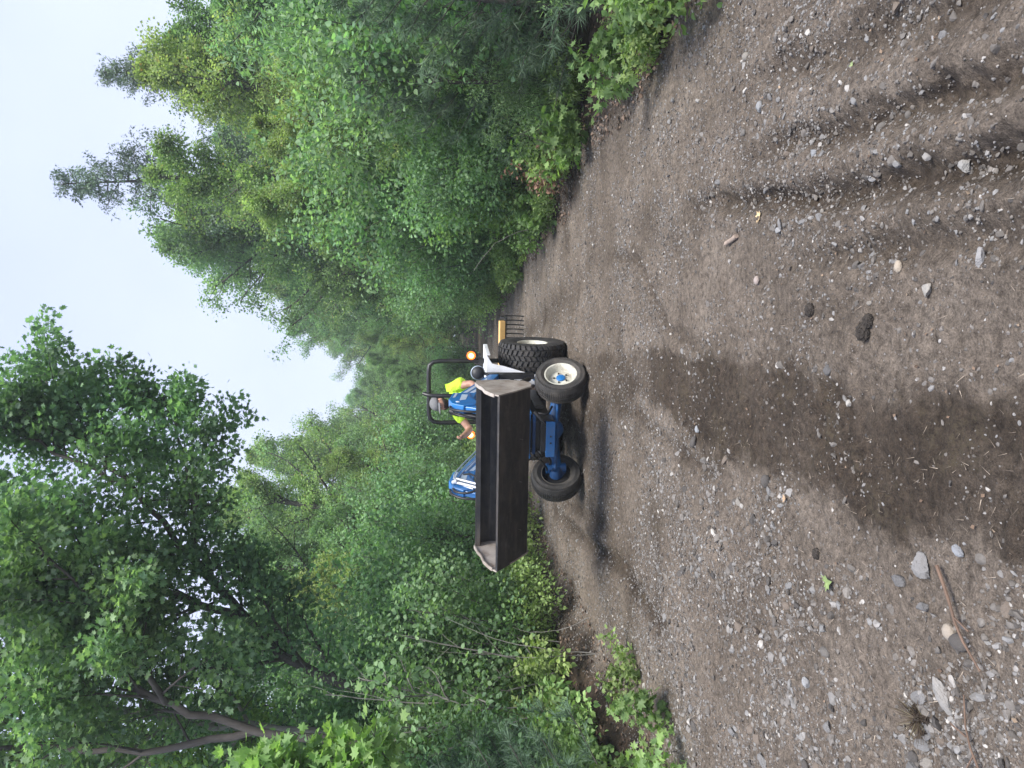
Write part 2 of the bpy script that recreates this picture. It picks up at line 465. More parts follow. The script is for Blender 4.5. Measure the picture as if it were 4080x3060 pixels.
def perp_dir(rng, t, ang, az):
    t = t / np.linalg.norm(t)
    ref = np.array([0, 0, 1.]) if abs(t[2]) < .9 else np.array([1, 0, 0.])
    a = np.cross(t, ref); a /= np.linalg.norm(a); b = np.cross(t, a)
    return math.cos(ang) * t + math.sin(ang) * (math.cos(az) * a + math.sin(az) * b)

class Plant:
    def __init__(s, seed):
        s.rng = np.random.default_rng(seed); s.tubes = []; s.P = []; s.D = []
    def leaves_on(s, pts, n, spread):
        r = s.rng
        t = r.uniform(0.1, 1, n) * (len(pts) - 1); i = np.minimum(t.astype(int), len(pts) - 2); f = (t - i)[:, None]
        p = pts[i] * (1 - f) + pts[i + 1] * f
        d = unit(pts[i + 1] - pts[i])
        o = r.normal(0, 1, (n, 3))
        s.P.append(p + o * spread); s.D.append(unit(d * .5 + o * .8))
    def branch(s, p, d, L, r0, lvl, cfg):
        """cfg: list per level of dict(n kids, ratio, ang, t0, wander, up); the last level carries leaves"""
        rng = s.rng; c = cfg[lvl]
        n = max(3, int(3 + L / c.get('seg', .6)))
        pts = walk(rng, p, d, L, n, c['wander'], c.get('up', 0))
        if r0 > cfg[-1].get('rmin', .004):
            s.tubes.append((pts, np.linspace(r0, r0 * .35, len(pts))))
        s.fill(pts, L, r0, lvl, cfg)
    def fill(s, pts, L, r0, lvl, cfg):
        rng = s.rng; c = cfg[lvl]
        if 'leaves' in c:
            s.leaves_on(pts, c['leaves'], c['spread'])
        if lvl + 1 < len(cfg):
            az = rng.uniform(0, 6.28)
            for k in range(c['n']):
                t = c['t0'] + (1 - c['t0']) * (k + rng.uniform(0, 1)) / c['n']
                q = t * (len(pts) - 1); i = min(int(q), len(pts) - 2); f = q - i
                pp = pts[i] * (1 - f) + pts[i + 1] * f
                az += 2.4 + rng.normal(0, .3)
                ang = c['ang'] * (1 - .35 * t) + rng.normal(0, .12)
                dd = perp_dir(rng, pts[i + 1] - pts[i], ang, az)
                shape = c['shape'](t) if 'shape' in c else (1 - .45 * t)
                LL = L * c['ratio'] * shape * rng.uniform(.75, 1.2)
                s.branch(pp, dd, LL, r0 * (1 - .65 * t) * .5, lvl + 1, cfg)
    def meshes(s, name, size, tmpl, lmat, bmat, sides=7, **kw):
        P = np.concatenate(s.P); D = np.concatenate(s.D)
        return (tube_mesh(name + '_trunk', s.tubes, bmat, sides), leaf_mesh(name + '_crown', s.rng, P, D, size, tmpl, lmat, **kw))

ASSET = {}
def asset(key, tm, cm_): ASSET[key] = (tm, cm_)

def put(kind, key, x, y, scale=1.0, rz=None, label=None, cat='tree', group=None, sz=None, dz=0.0, tilt=(0, 0), part=('trunk', 'crown')):
    z = float(height(x, y, False)) - .03 + dz
    o = empty(kind, (x, y, z), 0)
    o.rotation_euler = (tilt[0], tilt[1], R(rz if rz is not None else (x * 137.5 + y * 71) % 360))
    o.scale = (scale, scale, sz or scale)
    tag(o, label, cat, group)
    tm, cm_ = ASSET[key]
    link(part[0], tm, o); link(part[1], cm_, o)
    return o

def forest_tree(seed, H=10., Rr=2.6, low=.12, leaves=34, size=.085, lm='forest', bk='dark', tmpl=LEAF_DIAMOND, limbs=30, lean=.05, key=None):
    p = Plant(seed); rng = p.rng
    cfg = [dict(n=limbs, ratio=Rr / H, ang=1.15, t0=low, wander=.03, up=.03, shape=lambda t: ((math.sin(math.pi * min(1, .12 + .88 * t)) ** .6 * (1.05 - .45 * t)) + .12) * rng.choice([.65, .9, 1.1, 1.45]), seg=.8),
           dict(n=8, ratio=.45, ang=.95, t0=.12, wander=.10, up=.05),
           dict(n=4, ratio=.55, ang=.8, t0=.1, wander=.14, up=.0, leaves=int(leaves * .5), spread=.10),
           dict(wander=.16, leaves=leaves, spread=.11, rmin=.006)]
    p.branch((0, 0, 0), (rng.normal(0, lean), rng.normal(0, lean), 1), H * .95, .018 * H, 0, cfg)
    asset(key, *p.meshes(key, size, tmpl, LM[lm], BK[bk]))

forest_tree(1, H=10, Rr=3.0, key='tree_a', lm='forest')
forest_tree(2, H=10, Rr=2.6, key='tree_b', lm='forest', leaves=36, size=.08)
forest_tree(3, H=10, Rr=2.5, key='tree_c', lm='yellowish', bk='grey', leaves=34, size=.08)
forest_tree(4, H=10, Rr=2.0, key='tree_d', lm='maple', leaves=34, size=.085, low=.05)
forest_tree(5, H=10, Rr=2.3, key='tree_e', lm='yellowish', leaves=34, size=.075, limbs=26)

def spruce(seed, H, Rr, key, lm='spruce'):
    p = Plant(seed); rng = p.rng
    tr = walk(rng, (0, 0, 0), (0, 0, 1), H, 14, .012)
    p.tubes.append((tr, np.linspace(.014 * H, .008, 15)))
    z = H * .06
    while z < H * .99:
        t = z / H
        for k in range(rng.integers(5, 8)):
            az = rng.uniform(0, 6.28)
            L = Rr * (1 - t) ** .70 * rng.uniform(.35, 1.15) + .06
            a = np.array([math.cos(az), math.sin(az), .35 * t - .05 + rng.normal(0, .1)])
            q = t * 14; i = min(int(q), 13)
            pts = walk(rng, tr[i] + (q - i) * (tr[i + 1] - tr[i]), a, L, 5, .07, -.05 + .10 * t)
            p.tubes.append((pts, np.linspace(.014, .004, 6)))
            nn = int(4 + L * 9)
            for j in range(nn):
                tt = rng.uniform(.15, 1) * 5; ii = min(int(tt), 4)
                pp = pts[ii] + (tt - ii) * (pts[ii + 1] - pts[ii])
                dd = perp_dir(rng, pts[ii + 1] - pts[ii], .9, rng.choice([0, math.pi]) + rng.normal(0, .5))
                tw = walk(rng, pp, dd, min(.35, .28 * L + .1) * rng.uniform(.6, 1.2), 3, .1, -.08)
                p.leaves_on(tw, 13, .03)
        z += H * .020 + .04
    asset(key, *p.meshes(key, .10, LEAF_SPRAY, LM[lm], BK['dark'], nscat=.7))
spruce(11, 10, 2.5, 'spruce_a')
spruce(12, 10, 2.6, 'spruce_b')

def shrub(seed, H, stems, size, tmpl, lm, bk, key, leaves=11, spread=.07, k1=9, k2=4, out=.45, rs=.012, **kw):
    p = Plant(seed); rng = p.rng
    cfg = [dict(n=k1, ratio=.45, ang=.9, t0=.12, wander=.07, up=.02, seg=.25),
           dict(n=k2, ratio=.5, ang=.8, t0=.15, wander=.14, up=.02, leaves=int(leaves * .6), spread=spread),
           dict(wander=.16, leaves=leaves, spread=spread, rmin=.0022)]
    for k in range(stems):
        az = 6.283 * k / stems + rng.normal(0, .4)
        o = rng.uniform(.2, 1) * out
        p.branch((.12 * math.cos(az) * stems / 6, .12 * math.sin(az) * stems / 6, 0), (o * math.cos(az), o * math.sin(az), 1), H * rng.uniform(.65, 1.0), rs, 0, cfg)
    asset(key, *p.meshes(key, size, tmpl, LM[lm], BK[bk], sides=5, **kw))
shrub(21, 2.2, 9, .050, LEAF_ROUND, 'shrub', 'grey', 'shrub_a', leaves=18)
shrub(22, 2.2, 10, .055, LEAF_OVATE, 'shrub', 'dark', 'shrub_b', leaves=18)
shrub(23, 2.2, 8, .070, LEAF_NARROW, 'forest', 'dark', 'shrub_c', leaves=24)
shrub(24, 2.2, 7, .075, LEAF_MAPLE, 'maple_lit', 'grey', 'shrub_d', leaves=10, k1=7)
shrub(25, .95, 11, .058, LEAF_OVATE, 'weed', 'grey', 'shrub_e', leaves=7, out=.9, k1=6, k2=3, rs=.006)
shrub(26, 3.4, 3, .05, LEAF_ROUND, 'shrub', 'pale', 'birch_a', leaves=9, k1=10, k2=3, out=.35, rs=.016)
shrub(27, 3.4, 2, .045, LEAF_OVATE, 'shrub', 'pale', 'birch_b', leaves=8, k1=9, k2=3, out=.5, rs=.014)
# low verge plants
shrub(31, .50, 8, .046, LEAF_OVATE, 'weed', 'dark', 'weed_a', leaves=8, spread=.03, k1=6, k2=2, out=.8, rs=.004)
shrub(32, .45, 7, .055, LEAF_MAPLE, 'weed', 'dark', 'weed_b', leaves=6, spread=.03, k1=5, k2=2, out=.9, rs=.004)
shrub(33, .55, 8, .070, LEAF_NARROW, 'weed', 'dark', 'weed_c', leaves=7, spread=.03, k1=5, k2=2, out=.7, rs=.004)

def pine(seed, H, Rr, key, needle=.11, per=34):
    p = Plant(seed); rng = p.rng
    tr = walk(rng, (0, 0, 0), (rng.normal(0, .05), rng.normal(0, .05), 1), H, 10, .03)
    p.tubes.append((tr, np.linspace(.012 * H + .008, .006, 11)))
    Ps, Ds = [], []
    nw = int(H / .28)
    for wv in range(nw):
        t = (wv + 1) / (nw + .3)
        q = t * 10; i = min(int(q), 9); base = tr[i] + (q - i) * (tr[i + 1] - tr[i])
        for k in range(5):
            az = 6.283 * k / 5 + rng.normal(0, .3)
            L = Rr * (1 - t) ** .7 * rng.uniform(.6, 1.1) + .12
            pts = walk(rng, base, (math.cos(az), math.sin(az), .3 + .4 * t), L, 5, .08, .03)
            p.tubes.append((pts, np.linspace(.008, .003, 6)))
            for j in range(int(3 + L * 9)):
                tt = rng.uniform(.25, 1) * 5; ii = min(int(tt), 4); pp = pts[ii] + (tt - ii) * (pts[ii + 1] - pts[ii])
                dd = perp_dir(rng, pts[ii + 1] - pts[ii], .7, rng.uniform(0, 6.28)); tw = walk(rng, pp, dd + np.array([0, 0, .25]), rng.uniform(.08, .22), 3, .08)
                m_ = per
                tq = rng.uniform(.2, 1, m_) * 3; iq = np.minimum(tq.astype(int), 2); fq = (tq - iq)[:, None]
                Ps.append(tw[iq] * (1 - fq) + tw[iq + 1] * fq)
                Ds.append(unit(unit(tw[-1] - tw[0])[None] * .9 + rng.normal(0, .45, (m_, 3))))
    P = np.concatenate(Ps); D = np.concatenate(Ds)
    asset(key, tube_mesh(key + '_t', p.tubes, BK['dark'], 6), leaf_mesh(key + '_c', rng, P, D, needle, LEAF_NEEDLE, LM['pine'], upbias=.2, nscat=1, droop=.05))
pine(41, 1.6, .75, 'pine_a')
pine(42, 3.0, 1.5, 'pine_b', needle=.13, per=30)

# ------------------------------------------------------------------ the big leaning maples and pale trunks on the near side of the road
def limb(p, pts, r0, r1, cfg, n_sub, t0=.25, L=2.2):
    pts = np.array(pts, float)
    # resample smoothly
    tt = np.linspace(0, len(pts) - 1, 4 * len(pts))
    q = np.stack([np.interp(tt, np.arange(len(pts)), pts[:, k]) for k in range(3)], 1)
    for _ in range(3): q[1:-1] = (q[:-2] + 2 * q[1:-1] + q[2:]) / 4
    q[1:-1] += p.rng.normal(0, .02, q[1:-1].shape)
    p.tubes.append((q, np.linspace(r0, r1, len(q))))
    az = p.rng.uniform(0, 6)
    for k in range(n_sub):
        t = t0 + (1 - t0) * (k + p.rng.uniform(0, 1)) / n_sub
        i = min(int(t * (len(q) - 1)), len(q) - 2)
        az += 2.4
        d = perp_dir(p.rng, q[i + 1] - q[i], p.rng.uniform(.5, 1.1), az)
        d[2] += .12
        p.branch(q[i], d, L * (1.15 - .5 * t) * p.rng.uniform(.6, 1.15), max(.012, (r0 * (1 - t) + r1 * t) * .45), 0, cfg)

big_cfg = [dict(n=7, ratio=.5, ang=.85, t0=.15, wander=.09, up=.02, seg=.35),
           dict(n=4, ratio=.55, ang=.8, t0=.15, wander=.12, leaves=9, spread=.09),
           dict(wander=.14, leaves=18, spread=.10, rmin=.003)]

def special(kind, key, base, limbs_, lm, bk, size, tmpl, label, cat='tree', group=None, cfg=big_cfg, seed=50, **kw):
    p = Plant(seed)
    bx, by = base
    z0 = float(height(bx, by, False)) - .05
    for (pts, r0, r1, ns, t0, L) in limbs_:
        loc = [(a - bx, b - by, c - z0) for a, b, c in pts]
        limb(p, loc, r0, r1, cfg, ns, t0, L)
    tm, cm_ = p.meshes(key, size, tmpl, LM[lm], BK[bk], sides=9, **kw)
    o = empty(kind, (bx, by, z0))
    tag(o, label, cat, group)
    link('trunk', tm, o); link('crown', cm_, o)
    return o

special('maple_tree', 'maple_big', (-5.0, 10.2), [
    ([(-5.0, 10.2, 0), (-4.75, 10.3, 1.4), (-4.45, 10.4, 2.6), (-4.17, 10.5, 3.8), (-3.4, 10.6, 4.6), (-2.6, 10.7, 5.36), (-1.5, 10.8, 6.3), (-.75, 10.9, 7.0), (.1, 11.0, 7.7)], .095, .018, 24, .32, 1.9),
    ([(-2.6, 10.7, 5.36), (-1.7, 10.9, 5.45), (-.9, 11.1, 5.7), (-.2, 11.2, 6.0)], .05, .012, 11, .10, 1.25),
    ([(-3.4, 10.6, 4.6), (-2.9, 10.3, 5.6), (-2.4, 10.1, 6.8), (-1.9, 10.0, 8.2)], .06, .02, 13, .15, 1.7),
    ([(-1.5, 10.8, 6.3), (-1.0, 10.7, 7.2), (-.4, 10.7, 8.3)], .04, .012, 9, .1, 1.4)],
    'maple', 'dark', .068, LEAF_MAPLE, 'tall maple leaning out over the road with a dark slanting limb against the sky', seed=51)
special('maple_tree', 'maple_second', (-4.75, 8.9), [
    ([(-4.75, 8.9, 0), (-4.55, 8.9, 2.0), (-4.28, 9.0, 4.06), (-3.9, 9.0, 5.1), (-3.5, 9.1, 5.9), (-3.0, 9.1, 6.5), (-2.6, 9.2, 7.05), (-2.0, 9.3, 8.4)], .065, .018, 22, .40, 1.7),
    ([(-4.28, 9.0, 4.06), (-4.6, 9.2, 5.4), (-4.5, 9.3, 7.2), (-4.3, 9.4, 9.0)], .05, .02, 11, .25, 1.5),
    ([(-3.9, 9.0, 5.1), (-3.2, 8.7, 5.3), (-2.5, 8.6, 5.7), (-1.9, 8.6, 6.4)], .04, .012, 12, .1, 1.2)],
    'maple', 'dark', .066, LEAF_MAPLE, 'maple with a forked dark trunk bending towards the road beside the pale trunk', seed=52)
special('hardwood_tree', 'pale_trunk', (-5.3, 10.9), [
    ([(-5.3, 10.4, 0), (-5.15, 10.4, 2.0), (-4.95, 10.4, 4.3), (-4.55, 10.5, 6.6), (-4.1, 10.5, 9.5)], .085, .05, 13, .50, 2.0)],
    'maple', 'pale', .08, LEAF_DIAMOND, 'thick pale grey trunk rising almost straight at the far end of the dark thicket', seed=53)
special('hardwood_tree', 'grey_trunk', (-6.2, 11.6), [
    ([(-6.2, 11.6, 0), (-6.15, 11.6, 3.0), (-6.0, 11.7, 6.5), (-5.8, 11.7, 11)], .12, .05, 14, .40, 2.0),
    ([(-6.15, 11.6, 3.0), (-5.6, 11.5, 5.0), (-5.3, 11.5, 8.0)], .06, .02, 9, .25, 1.6)],
    'maple_lit', 'grey', .08, LEAF_DIAMOND, 'slim grey tree behind the pale trunk with sky showing through its leaves', seed=54)
sap_cfg = [dict(n=6, ratio=.5, ang=.85, t0=.15, wander=.10, up=.02, seg=.25, leaves=6, spread=.08),
           dict(wander=.12, leaves=9, spread=.08, rmin=.002)]
special('maple_sapling', 'maple_sapling', (-3.55, 6.3), [
    ([(-3.55, 6.3, .2), (-3.5, 6.3, 1.4), (-3.45, 6.3, 2.6), (-3.45, 6.3, 3.25)], .020, .006, 13, .62, .50),
    ([(-3.5, 6.3, 1.4), (-3.4, 6.2, 2.1), (-3.2, 6.2, 2.7)], .011, .004, 6, .55, .45)],
    'maple_lit', 'grey', .090, LEAF_MAPLE, 'maple sapling with large bright yellow green leaves in front of the trunks', cfg=sap_cfg, seed=55)
special('dead_sapling', 'dead_sapling', (-3.7, 7.9), [
    ([(-3.7, 7.9, .2), (-3.6, 7.9, 1.2), (-3.45, 7.9, 1.9), (-3.25, 7.9, 2.5)], .010, .003, 10, .3, .5),
    ([(-3.6, 7.9, 1.2), (-3.8, 7.8, 2.0), (-3.8, 7.8, 2.7)], .008, .003, 7, .3, .45)],
    'shrub', 'pale', .07, LEAF_ROUND, 'half bare sapling with pale twiggy branches among the leafy shrubs',
    cfg=[dict(n=5, ratio=.55, ang=.7, t0=.2, wander=.14, seg=.2), dict(n=3, ratio=.5, ang=.7, t0=.2, wander=.16, leaves=0, spread=.05), dict(wander=.2, leaves=1, spread=.04, rmin=.0012)], seed=56)

# ------------------------------------------------------------------ forest rows
rng0 = random.Random(5)
GR = 'trees lining the side of the road nearer the big rear tyre'
GL = 'trees on the side of the road behind the bucket'
def trow(lst, group):
    for (kind, key, x, y, h, label) in lst:
        x2 = x + min(float(bendx(y)), 3.0) * (0 if x < 0 else .2)
        if label == FR:
            look = {'tree_a': 'loose crowned green', 'tree_b': 'round crowned green', 'tree_c': 'yellow green', 'tree_d': 'dark bushy', 'tree_e': 'fine leafed light green'}[key]
            row = 'in front row' if abs(x) < 5.5 else 'in second row' if abs(x) < 8.5 else 'deep in wood'
            dist = 'near camera' if y < 14 else 'just past the tractor' if y < 26 else 'halfway to sky gap' if y < 48 else 'at road end'
            label = look + ' tree ' + row + (' on bucket side, ' if x < 0 else ' on rear tyre side, ') + dist
        put(kind, key, x2, y, h / 10.0, label=label, group=group, sz=h / 10.0)

FR = 'leafy green tree in the dense wall of trees along the road'
trow([
    ('hardwood_tree', 'tree_a', 9.0, 15.5, 6.6, 'low spreading tree at the edge of the picture under open sky'),
    ('hardwood_tree', 'tree_d', 7.4, 13.0, 5.4, 'short dark leafed tree behind the blurred pines'),
    ('hardwood_tree', 'tree_b', 9.9, 20.5, 9.0, 'round green tree just past the second spruce'),
    ('hardwood_tree', 'tree_c', 7.8, 20.0, 9.6, 'yellow green tree in front of the shorter spruce'),
    ('spruce_tree', 'spruce_b', 9.0, 22.0, 11.9, 'shorter dark spruce with its tip just above the leafy crowns'),
    ('spruce_tree', 'spruce_a', 7.5, 26.0, 15.2, 'tallest dark spruce, its bare pointed tip highest on the skyline'),
    ('hardwood_tree', 'tree_e', 6.6, 23.0, 10.6, 'light yellow green tree below the tallest spruce'),
    ('hardwood_tree', 'tree_c', 7.4, 28.5, 12.6, 'yellow green tree standing against the trunk of the tallest spruce'),
    ('hardwood_tree', 'tree_a', 6.4, 31.5, 14.0, 'tall feathery green tree, first after the tallest spruce'),
    ('hardwood_tree', 'tree_b', 6.4, 37.0, 14.6, 'tall green tree where the skyline starts to drop to the gap'),
    ('hardwood_tree', 'tree_e', 6.2, 44.0, 14.8, 'pale green tree halfway down the sloping skyline'),
    ('hardwood_tree', 'tree_c', 5.0, 18.0, 7.0, 'yellow green young tree leaning over the gravel edge'),
    ('hardwood_tree', 'tree_e', 5.3, 13.5, 5.4, 'small light green tree close behind the verge plants'),
    ('hardwood_tree', 'tree_d', 4.9, 23.0, 6.5, 'dark bushy young tree at the far bend of the verge'),
], GR)
for (x, y, h, k) in [(6.2, 52, 15, 'tree_a'), (6, 62, 15.5, 'tree_b'), (5.8, 74, 16, 'tree_e'), (5, 88, 16.5, 'tree_a'), (4.6, 29, 7.5, 'tree_b'),
                     (4.4, 36, 8, 'tree_c'), (4.4, 45, 8, 'tree_a'), (4.2, 56, 9, 'tree_e'), (11, 30, 12.5, 'tree_b'), (12, 25, 9.5, 'tree_a'),
                     (13, 20, 7.2, 'tree_d'), (11.5, 37, 13, 'tree_a'), (10.5, 46, 14, 'tree_b'), (10, 60, 15, 'tree_a'), (16, 30, 10, 'tree_c'),
                     (15, 40, 13, 'tree_b'), (9.5, 11.5, 4.6, 'tree_d'), (6.2, 10.0, 3.6, 'tree_b'), (16, 52, 15, 'tree_d'), (8, 75, 16, 'tree_b')]:
    trow([('hardwood_tree', k, x, y, h, FR)], GR)
trow([
    ('hardwood_tree', 'tree_c', -4.6, 16.0, 5.2, 'young yellow green tree rising from the shrubs behind the bucket'),
    ('hardwood_tree', 'tree_a', -5.4, 20.5, 7.6, 'green tree with a rounded top between the leaning maple and the road'),
    ('hardwood_tree', 'tree_d', -6.6, 14.5, 6.4, 'dark tree in the shade under the leaning maple'),
    ('spruce_tree', 'spruce_b', -7.6, 19.0, 8.0, 'dark needle tree half hidden behind the leafy shrubs'),
    ('hardwood_tree', 'tree_e', -5.2, 27.0, 10.2, 'airy light green tree under the tip of the leaning maple crown'),
    ('hardwood_tree', 'tree_b', -5.4, 35.0, 12.4, 'tall green tree beside the sky gap, nearer of the pair'),
    ('hardwood_tree', 'tree_c', -5.0, 45.0, 14.0, 'tall yellow green tree beside the sky gap, farther of the pair'),
], GL)
for (x, y, h, k) in [(-4.6, 57, 14.5, 'tree_a'), (-5, 70, 15, 'tree_b'), (-6, 84, 16, 'tree_e'), (-1.0, 96, 16.0, 'tree_a'), (-5.0, 100, 16.5, 'tree_b'),
                     (-8.4, 26, 9.6, 'tree_d'), (-9, 33, 11, 'tree_a'), (-9, 43, 13, 'tree_b'), (-8.6, 22, 8.4, 'tree_b'), (-11, 28, 10, 'tree_c'),
                     (-8.2, 15.5, 6.6, 'tree_b'), (-10, 18, 7.0, 'tree_a'), (-7.2, 11.2, 4.6, 'tree_d'), (-9.2, 12.8, 5.6, 'tree_a'), (-12, 21, 8, 'tree_d'),
                     (-13, 36, 12, 'tree_d'), (-14, 27, 9, 'tree_a'), (-11, 52, 14, 'tree_a'), (-10, 64, 14, 'tree_e'), (-7, 9.2, 3.6, 'tree_b'),
                     (-4.3, 23, 6.0, 'tree_b'), (-4.0, 30, 7, 'tree_e'), (-4, 39, 8, 'tree_a'), (-3.6, 50, 9, 'tree_b')]:
    trow([('hardwood_tree', k, x, y, h, FR)], GL)

for (x, y, h, k) in [(-2.2, 38, 4.6, 'tree_b'), (-1.0, 41, 5.5, 'tree_a'), (.6, 44, 6, 'tree_e'), (2.0, 47, 6.5, 'tree_b'), (-.2, 49, 7.5, 'tree_a'), (3.4, 52, 8, 'tree_e'), (-3.2, 66, 9, 'tree_a'), (-1.2, 70, 10, 'tree_b'), (.8, 74, 11, 'tree_e'), (-2.2, 80, 13, 'tree_b'), (2.0, 86, 12, 'tree_a'), (1.0, 98, 14, 'tree_d'),
                     (4.0, 96, 13, 'tree_b'), (6.5, 104, 15, 'tree_a'), (-4, 108, 15, 'tree_d'), (-1, 112, 15, 'tree_a'), (9, 110, 15, 'tree_b'), (3, 116, 15, 'tree_e')]:
    o = put('hardwood_tree', k, x + 1.5, y, h / 10.0, cat='tree', group='trees closing off the far bend')
    o['label'] = {'tree_a': 'loose crowned', 'tree_b': 'round crowned', 'tree_d': 'dark bushy', 'tree_e': 'fine leafed'}[k] + ' tree across the far bend of the road, ' + ('in front' if y < 80 else 'behind')
# shrubs
SH = 'leafy green shrub in the thick hedge row along the gravel road'
def shr(lst, group):
    for (key, x, y, s, label) in lst:
        x2 = x + float(bendx(y)) * (1 if y < 30 else .5)
        if y > 36: continue
        kind = 'birch_sapling' if key.startswith('birch') else 'shrub'
        if not label:
            look = {'shrub_a': 'round leafed', 'shrub_b': 'glossy leafed', 'shrub_c': 'narrow leafed', 'shrub_d': 'broad leafed', 'shrub_e': 'low bright green'}[key]
            row = 'at gravel edge' if abs(x) < 3.3 else 'in front row' if abs(x) < 4.6 else 'inside thicket'
            dist = 'near camera' if y < 9 else 'level with tractor' if y < 13 else 'just past tractor' if y < 22 else 'far down road'
            label = look + ' shrub ' + row + (' on bucket side, ' if x < 0 else ' on rear tyre side, ') + dist
        if key == 'shrub_e': s = s * 2.2
        put(kind, key, x2, y, s, label=label, cat='sapling' if kind == 'birch_sapling' else 'shrub', group=group, part=('stem', 'foliage'))
GSL = 'shrubs behind the bucket side of the road'
GSR = 'shrubs behind the verge on the tyre side of the road'
shr([
    ('shrub_a', -3.45, 9.6, 1.0, 'round leafed shrub directly behind the free corner of the bucket'),
    ('shrub_a', -3.5, 11.3, 1.15, 'round leafed shrub behind the nearer loader arm'),
    ('shrub_b', -3.3, 13.2, 1.1, 'glossy green shrub between the roll bar and the raised arm'),
    ('shrub_a', -4.3, 8.5, 1.1, None), ('shrub_b', -4.3, 10.4, 1.35, None), ('shrub_a', -4.4, 12.4, 1.5, None),
    ('shrub_b', -3.9, 15.2, 1.5, None), ('shrub_a', -3.6, 17.2, 1.5, None), ('shrub_b', -3.5, 20, 1.6, None), ('shrub_c', -3.4, 23, 1.6, None),
    ('shrub_a', -3.2, 27, 1.8, None), ('shrub_b', -3.1, 32, 2, None), ('shrub_a', -3.1, 38, 2.2, None), ('shrub_b', -3, 46, 2.4, None), ('shrub_c', -3, 56, 2.6, None),
    ('shrub_b', -4.1, 7.2, .85, None), ('shrub_c', -5.2, 9.0, 1.3, None), ('shrub_b', -5.6, 11.6, 1.6, None), ('shrub_c', -5.0, 13.9, 1.9, None),
    ('shrub_a', -5.8, 8.2, 1.4, None), ('shrub_b', -6.6, 9.8, 1.7, None), ('shrub_b', -4.9, 6.9, 1.2, None), ('shrub_a', -5.9, 7.0, 1.4, None),
    ('shrub_c', -4.7, 17.6, 2.0, None), ('shrub_b', -5.2, 24, 2.2, None), ('shrub_a', -6.9, 12.9, 1.9, None), ('shrub_c', -7.9, 11.0, 2, None),
    ('shrub_e', -3.0, 10.9, .42, 'low bright green bush under the bucket heel at the road edge'),
    ('shrub_e', -2.7, 12.6, .48, 'low bright green bush behind the front wheel at the road edge'),
    ('shrub_e', -3.05, 9.5, .38, 'low bright green bush below the free corner of the bucket'),
    ('shrub_e', -2.55, 14.6, .5, None), ('shrub_e', -2.5, 17, .55, None), ('shrub_e', -2.6, 20, .6, None), ('shrub_e', -2.5, 25, .7, None), ('shrub_e', -2.5, 31, .8, None),
    ('birch_a', -3.6, 8.7, .9, 'thin pale stemmed sapling arching up beside the bucket corner'),
    ('birch_b', -3.5, 7.5, .8, 'bent sapling with two bare pale stems above the dark bank'),
    ('shrub_d', -3.9, 5.5, .75, 'broad leafed bush at the corner of the picture behind the small pine'),
], GSL)
shr([
    ('shrub_c', 3.2, 4.9, .5, 'narrow leafed bush nearest the camera on the verge'),
    ('shrub_c', 3.5, 8.6, .6, None), ('shrub_b', 3.7, 10.9, 1.0, None), ('shrub_a', 3.8, 12.6, 1.1, None),
    ('shrub_d', 3.55, 14.2, .8, 'broad leafed bush where the rusty leaves lie'),
    ('shrub_b', 3.9, 16, 1.4, None), ('shrub_a', 3.5, 18.5, 1.3, None), ('shrub_c', 3.6, 21, 1.5, None), ('shrub_b', 3.4, 24, 1.5, None),
    ('shrub_a', 3.4, 28, 1.7, None), ('shrub_b', 3.3, 33, 1.8, None), ('shrub_c', 3.2, 39, 2, None), ('shrub_a', 3.2, 46, 2.2, None), ('shrub_b', 3.2, 55, 2.4, None),
    ('shrub_a', 4.9, 8.0, 1.3, None), ('shrub_b', 4.9, 10, 1.5, None), ('shrub_c', 5.0, 12, 1.7, None), ('shrub_b', 5.2, 14.5, 1.9, None), ('shrub_a', 5.0, 16.5, 1.9, None),
    ('shrub_c', 6.2, 12.3, 1.9, None), ('shrub_b', 6.1, 15.4, 2.2, None), ('shrub_a', 5.0, 20, 2.0, None), ('shrub_b', 6, 18, 2.4, None), ('shrub_c', 7.2, 16.6, 2.4, None),
    ('shrub_b', 5.4, 6.4, 1.0, None), ('shrub_c', 6.0, 8.3, 1.4, None), ('shrub_a', 7.2, 10.6, 1.7, None), ('shrub_b', 8.4, 13.2, 1.8, None),
    ('shrub_e', 2.95, 21, .5, None), ('shrub_e', 2.9, 26, .6, None), ('shrub_e', 2.9, 32, .7, None), ('shrub_e', 2.9, 40, .8, None),
    ('birch_b', 3.5, 12.0, .75, 'slender sapling with one pale stem curving over the gravel edge'),
], GSR)
shr([('shrub_b', x, y, s_, None) for x, y, s_ in ((-2.0, 33, 1.0), (-1.2, 35, 1.1), (-.5, 35.5, 1.2), (-2.6, 34, 1.5))], GSL)
shr([('shrub_a', x, y, s_, None) for x, y, s_ in ((-1.6, 31.5, .8), (.0, 35.8, 1.2))], GSL)
# pines
for (key, x, y, s, lab) in [('pine_a', -3.25, 5.6, .95, 'small blue green pine with feathery needles at the foot of the dark bank'),
                            ('pine_a', -3.75, 6.7, 1.0, 'small pine standing behind the nearest pine beside the dark bank'),
                            ('pine_b', 3.75, 5.7, .80, 'dark pine with drooping soft boughs above the verge, nearest the camera'),
                            ('pine_b', 3.95, 7.4, .9, 'dark pine with drooping soft boughs, second along the verge'),
                            ('pine_b', 4.1, 9.6, .95, 'dark pine partly hidden behind the leafy verge plants, third along'),
                            ('pine_b', -3.7, 9.9, .45, 'low dark pine under the free corner of the bucket')]:
    put('pine_sapling', key, x, y, s, label=lab, cat='pine', group='young pines at the forest edge')

